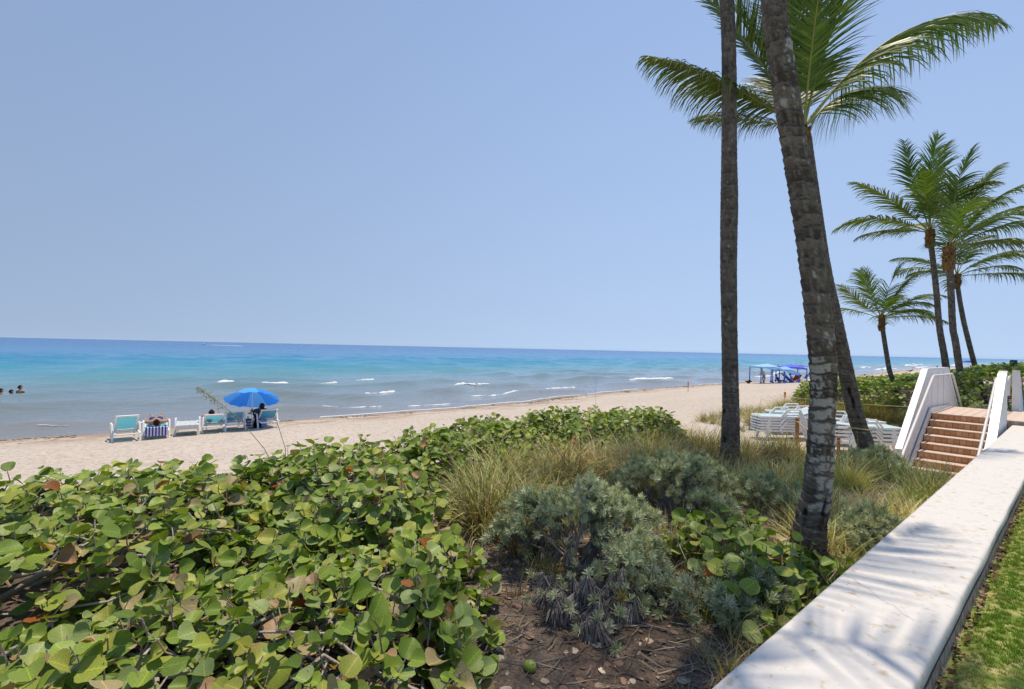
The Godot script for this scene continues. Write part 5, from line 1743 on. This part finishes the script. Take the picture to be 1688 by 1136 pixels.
func cloth_strip(called: String, label: String, at: Vector3, turn: float, path: Array, width: float, stripes: Array, cat := "towel") -> void:
	var o := MeshInstance3D.new()
	var b := mb(true)
	var n := 14
	for j in path.size():
		for i in n:
			b.col = stripes[i % stripes.size()]
			for f in [i, i + 1]:
				var x := (float(f) / n - 0.5) * width
				b.p(path[j] + Vector3(x, 0.006 * sin(f * 1.7 + j), 0))
	for j in path.size() - 1:
		for i in n:
			var k := (j * n + i) * 2
			b.q(k, k + 1, k + n * 2 + 1, k + n * 2)
	o.name = numbered(called, self)
	o.mesh = b.mesh(false)
	o.material_override = M.cloth
	o.position = at
	o.rotation.y = turn
	add_child(o)
	tag(o, label, cat)

func bag(label: String, at: Vector3, size: Vector3, c1: Color, c2: Color) -> void:
	var o := thing("beach_bag", label, "bag", at, "bags under the blue umbrella")
	var b := mb(true)
	for i in 8:
		var an := PI * i / 7.0
		b.col = c1 if i % 2 else c2
		var ring := []
		for k in 10:
			var bn := TAU * k / 10.0
			var w := 1.0 - 0.25 * (i / 7.0) + 0.08 * sin(k * 2.0 + i)
			ring.append(b.p(Vector3(cos(bn) * size.x * w, size.y * i / 7.0, sin(bn) * size.z * w)))
		if i:
			for k in 10: b.q(ring[k] - 10, ring[(k + 1) % 10] - 10, ring[(k + 1) % 10], ring[k])
	var m := b.p(Vector3(0, size.y * 0.92, 0))
	for k in 10: b.tri(m, m - 10 + k, m - 10 + (k + 1) % 10)
	local_part("body", b, M.cloth, o)
	var h := mb(true)
	h.col = c1
	var p := []
	var r := []
	for i in 9:
		var u := PI * i / 8.0
		p.append(Vector3(cos(u) * size.x * 0.5, size.y * 0.92 + sin(u) * 0.14, 0.03))
		r.append(0.012)
	h.tube(p, r, 5)
	local_part("handle", h, M.cloth, o)

func beach_things() -> void:
	rng.seed = 401
	lounger_shapes()
	var sea := -PI / 2.0
	var row := "white loungers in a row by the water"
	lounger("leftmost white lounger by the water, empty, turquoise back raised highest", row, gp(20.45, 0.65), sea + 0.05, 0.80, M.sling)
	lounger("second white lounger from the left, flat, person lying on a striped towel", row, gp(20.6, 1.50), sea - 0.06, 0.12, M.sling)
	lounger("third white lounger from the left, lying flat with a pale towel", row, gp(20.75, 2.42), sea - 0.12, 0.10, M.sling)
	lounger("fourth white lounger from the left, turquoise back half raised, person lying in it", row, gp(20.85, 3.28), sea - 0.20, 0.55, M.sling)
	lounger("fifth white lounger, left of the striped bag under the umbrella", row, gp(21.2, 3.92), sea - 0.05, 0.62, M.sling)
	lounger("white lounger right of the umbrella pole with a dark haired person", row, gp(21.1, 5.05), sea - 0.05, 0.62, M.sling)
	umbrella("beach_umbrella", "large bright blue beach umbrella over the loungers by the water", gp(20.7, 4.48), 0.98, 1.12, 1.53, lin(0.05, 0.30, 0.95), lin(0.12, 0.45, 1.0), Vector3(0, 0.40, 0))
	cloth_strip("striped_towel", "blue and white striped towel over the head of a flat lounger", gp(20.6, 1.50), sea - 0.06, [Vector3(0, 0.37, -0.30), Vector3(0, 0.42, -0.55), Vector3(0, 0.46, -0.90), Vector3(0, 0.455, -0.985), Vector3(0, 0.25, -1.0), Vector3(0, 0.18, -1.0)], 0.60, [lin(0.75, 0.76, 0.80), lin(0.06, 0.08, 0.42)])
	cloth_strip("pale_towel", "pale pinkish towel spread on the third lounger", gp(20.75, 2.42), sea - 0.12, [Vector3(0, 0.375, 0.55), Vector3(0, 0.37, 0.0), Vector3(0, 0.41, -0.35), Vector3(0, 0.45, -0.90), Vector3(0, 0.44, -0.985), Vector3(0, 0.34, -1.0)], 0.66, [lin(0.72, 0.72, 0.74), lin(0.70, 0.71, 0.73), lin(0.62, 0.70, 0.72)])
	person("person lying on their back on the blue striped towel, dark hair", gp(20.6, 1.50) + Vector3(-0.12, 0.48, 0.0), sea - 0.06 + PI, reclining(lin(0.42, 0.26, 0.18), lin(0.05, 0.06, 0.15), 0.10))
	person("person lying back in the half raised fourth lounger from the left", gp(20.85, 3.28) + Vector3(-0.30, 0.42, 0.04), sea - 0.20 + PI, reclining(lin(0.45, 0.26, 0.2), lin(0.10, 0.05, 0.09), 0.42))
	person("dark haired person sitting on the lounger right of the umbrella pole", gp(21.1, 5.05) + Vector3(-0.10, 0.43, 0.22), sea - 0.05 + PI, reclining(lin(0.05, 0.05, 0.07), lin(0.03, 0.03, 0.04), 0.62))
	bag("striped navy and white bag standing left of the umbrella pole", gp(20.9, 4.42), Vector3(0.26, 0.36, 0.17), lin(0.03, 0.04, 0.09), lin(0.55, 0.58, 0.66))
	bag("black bag standing right of the umbrella pole", gp(21.0, 4.78), Vector3(0.22, 0.46, 0.18), lin(0.012, 0.012, 0.016), lin(0.02, 0.02, 0.028))
	cloth_strip("hanging_towel", "light blue towel hanging beside the black bag under the umbrella", gp(21.0, 4.93), sea, [Vector3(0, 0.58, 0.0), Vector3(0, 0.57, -0.1), Vector3(0, 0.30, -0.17), Vector3(0, 0.05, -0.2)], 0.24, [lin(0.25, 0.36, 0.70), lin(0.30, 0.42, 0.75)])
	# loungers stacked on the sand by the stairs
	var ord := ["bottom", "second from the bottom", "third from the bottom", "fourth from the bottom", "fifth from the bottom", "topmost"]
	var yaw := atan2(RIGHT.x, RIGHT.z)
	for st in [["left stack behind the wooden post", 6.42, 17.25, 6, yaw + PI, 0.30], ["rear stack half hidden behind the left stack", 6.65, 18.9, 6, yaw + PI + 0.06, 0.26], ["right stack by the roped palm", 4.12, 16.75, 5, yaw, 0.12], ["rear stack behind the roped palm", 4.75, 17.9, 5, yaw + 0.05, 0.16]]:
		for i in st[3]:
			var n: String = ord[i] if i < st[3] - 1 else ord[5]
			var o := lounger("%s white lounger in the %s" % [n, st[0]], "white loungers stacked on the sand", gp(st[1] + rf(-0.015, 0.015), st[2] + rf(-0.02, 0.02), i * (0.088 if st[3] == 6 else 0.104)), st[4] + rf(-0.015, 0.015), st[5] - i * 0.004, M.pale_sling)
	post("brown wooden post in front of the left lounger stack", 5.35, 15.35, 0.95)
	post("thin brown wooden post just right of the leaning near trunk", 3.93, 13.97, 0.75, 0.07)
	post("brown wooden post at the sea side of the stairs before the hedge", 3.55, 20.6, 1.2)
	var A := gp(5.35, 15.35, 0.85)
	var B := gp(3.55, 20.6, 1.1)
	rope("yellow rope running from the left post back to the roped palm", A, P(2.94, 2.33, 11.5), 0.25)
	rope("yellow rope stretched in front of the far hedge to the post by the stairs", P(8.2, 1.98, 21.6), B, 0.06)
	var tie := MeshInstance3D.new()
	tie.name = "rope_tie"
	var m := mb()
	var p := []
	var r := []
	for i in 21:
		p.append(Vector3(cos(TAU * i / 20.0) * 0.185, 0.03 * sin(TAU * i / 20.0), sin(TAU * i / 20.0) * 0.185))
		r.append(0.014)
	m.tube(p, r, 6, false)
	tie.mesh = m.mesh(true)
	tie.material_override = M.rope
	tie.position = P(2.835, 2.27, 11.345)
	add_child(tie)
	tag(tie, "yellow rope tied once round the leaning palm trunk by the lounger stack", "rope")
	stake("orange topped stake in the sand above the left lounger stack", 10.2, 27.5)
	stake("tiny orange stake far out on the open sand left of the straight palm", 20.4, 35.7)
	post("short brown post at the seaward edge of the sea grape bank", 8.4, 5.6, 0.95, 0.07)
	# the camp farther down the beach
	canopy("light blue canopy on four blue posts, leftmost of the beach canopies", gp(22.6, 55.9), 0.9, 2.7, 2.4, 1.85, lin(0.40, 0.70, 0.97), lin(0.10, 0.19, 0.55), 0.35)
	canopy("light blue canopy sagging low, between the pale blue and the violet canopies", gp(21.6, 58.2), 0.8, 2.2, 2.0, 1.5, lin(0.34, 0.62, 0.95), lin(0.09, 0.17, 0.5), 0.45)
	canopy("violet blue canopy right of the two light blue canopies", gp(22.0, 61.0), 0.75, 2.5, 2.3, 1.75, lin(0.17, 0.22, 0.86), lin(0.09, 0.10, 0.5), 0.1)
	umbrella("beach_umbrella", "flat violet umbrella at the right of the beach canopies", gp(22.7, 65.6), 1.2, 1.75, 1.95, lin(0.16, 0.15, 0.55), lin(0.20, 0.20, 0.65))
	var tilt := thing("cloth_screen", "bright blue cloth shade leaning on the sand before the violet canopy", "sun shade", gp(21.3, 58.0))
	var ts := mb(true)
	ts.col = lin(0.06, 0.28, 0.80)
	ts.bar(Vector3(0.35, 0.0, -0.45), Vector3(-0.35, 1.0, 0.35), 0.85, 0.02, Vector3.UP, 0.006)
	local_part("cloth", ts, M.cloth, tilt)
	var tp := mb()
	tp.tube([Vector3(-0.35, 0.98, 0.35), Vector3(-0.6, 0.0, 0.5)], [0.014, 0.014], 5)
	local_part("prop", tp, M.white_metal, tilt)
	person("person in a pale shirt standing bent forward under the light blue canopy", gp(22.85, 55.7), 2.4, standing(lin(0.50, 0.45, 0.38), lin(0.34, 0.27, 0.2), 0.35), "", 0.024)
	person("person lying on the sand left of the light blue canopy", gp(24.1, 54.8, 0.13), 0.6, reclining(lin(0.03, 0.03, 0.035), lin(0.10, 0.03, 0.03), 0.3), "", 0.026)
	person("person sitting in the shade of the sagging blue canopy", gp(22.0, 57.6, 0.15), -0.8, reclining(lin(0.05, 0.05, 0.08), lin(0.04, 0.05, 0.09), 1.1), "", 0.026)
	person("person sitting by the red beach chair under the violet canopy", gp(22.3, 62.4, 0.15), -0.9, reclining(lin(0.45, 0.12, 0.10), lin(0.08, 0.06, 0.2), 1.1), "", 0.026)
	beach_chair("red beach chair under the violet canopy", gp(21.7, 61.2), 1.2, lin(0.50, 0.06, 0.05))
	beach_chair("dark red beach chair right of the other under the violet canopy", gp(21.9, 62.0), 1.0, lin(0.32, 0.04, 0.06))
	beach_chair("teal beach chair beside the flat violet umbrella", gp(22.4, 66.6), 1.3, lin(0.04, 0.26, 0.36))
	beach_chair("black beach chair between the violet canopy and the teal chair", gp(22.4, 64.2), 1.1, lin(0.02, 0.02, 0.025))
	person("person sitting alone on the open sand right of the roped palm", gp(13.5, 54.3, 0.13), 0.8, reclining(lin(0.03, 0.03, 0.04), lin(0.03, 0.03, 0.05), 1.1), "", 0.026)
	person("sunbather lying on the far sand left of the hedge palms", gp(24.9, 135.7, 0.13), 0.9, reclining(lin(0.05, 0.04, 0.04), lin(0.02, 0.02, 0.03), 0.4), "", 0.035)
	person("person sitting near the water beside the tallest far palm", gp(28.0, 186.0, 0.15), 0.9, reclining(lin(0.03, 0.03, 0.04), lin(0.03, 0.03, 0.04), 1.2), "", 0.035)
	umbrella("beach_umbrella", "distant dark blue umbrella on the sand between the far palms", gp(23.9, 209.0), 1.7, 1.7, 2.3, lin(0.06, 0.07, 0.40), lin(0.08, 0.10, 0.48))
	beach_chair("tiny dark chair under the distant dark blue umbrella", gp(23.6, 209.8), 1.2, lin(0.05, 0.04, 0.05))
	# bathers
	for bt in [["dark haired bather facing the shore, right of the bathing pair at far left", 45.98, -4.08, 0.12], ["bather with only the head above water, left of the bathing pair", 45.6, -4.45, -0.12], ["bather at the very left edge of the sea", 45.9, -4.95, -0.05], ["bather swimming out beyond the light blue canopy", 63.7, 166.0, 0.0], ["bather left of another beyond the violet canopy", 65.7, 186.4, 0.15], ["bather right of another beyond the violet canopy", 65.3, 190.2, 0.1]]:
		person(bt[0], P(bt[1], 0.0, bt[2]), 1.0, bather(bt[3]), "bathers in the sea", 0.022 if bt[1] < 50.0 else 0.04)
	# boats
	boat("white motor boat running along the sea at left, trailing foam", P(640.0, 0.0, 88.0), 1.7, 5.5)
	boat("distant white boat on the horizon left of the centre", P(3650.0, 0.0, 1722.0), 2.0, 17.0)
	boat("distant white boat on the horizon right of the centre", P(3060.0, 0.0, 4560.0), 2.2, 15.0)
	foam(get_node("sea"), 632.0, 91.0, 556.0, 111.0, 1.6, 0.6)
	# at the right edge
	var lamp := thing("landscape_lamp", "dark blue black garden flood lamp rising above the right end of the hedge", "lamp", gp(1.6, 24.0))
	var lp := mb()
	lp.tube([Vector3(0, 0, 0), Vector3(0, 1.75, 0)], [0.04, 0.035], 8)
	local_part("lamp_post", lp, M.dark_metal, lamp)
	var lh := mb()
	lh.tube([Vector3(0, 1.72, 0), Vector3(0, 1.80, 0), Vector3(0, 2.10, 0.0), Vector3(0, 2.14, 0.0)], [0.05, 0.09, 0.10, 0.08], 14)
	local_part("lamp_housing", lh, M.dark_metal, lamp, "", true)
	var dry := thing("dry_plant", "bare spiky dry plant sticking up at the right edge over the hedge", "plant", gp(1.2, 20.7))
	var dp := mb(true)
	for i in 11:
		dp.col = lin(0.33, 0.25, 0.17) * rf(0.7, 1.2)
		var an := i * 2.4
		var d := Vector3(cos(an) * 0.8, rf(0.4, 1.0), sin(an) * 0.8).normalized()
		var b := Vector3(0, 1.9, 0)
		dp.tube([b, b + d * 0.35, b + d * 0.7 + Vector3.DOWN * 0.08], [0.012, 0.009, 0.003], 4)
	dp.col = lin(0.2, 0.15, 0.1)
	dp.tube([Vector3.ZERO, Vector3(0.03, 1.0, 0), Vector3(0, 1.95, 0)], [0.03, 0.025, 0.015], 6)
	local_part("stems", dp, M.wood, dry)
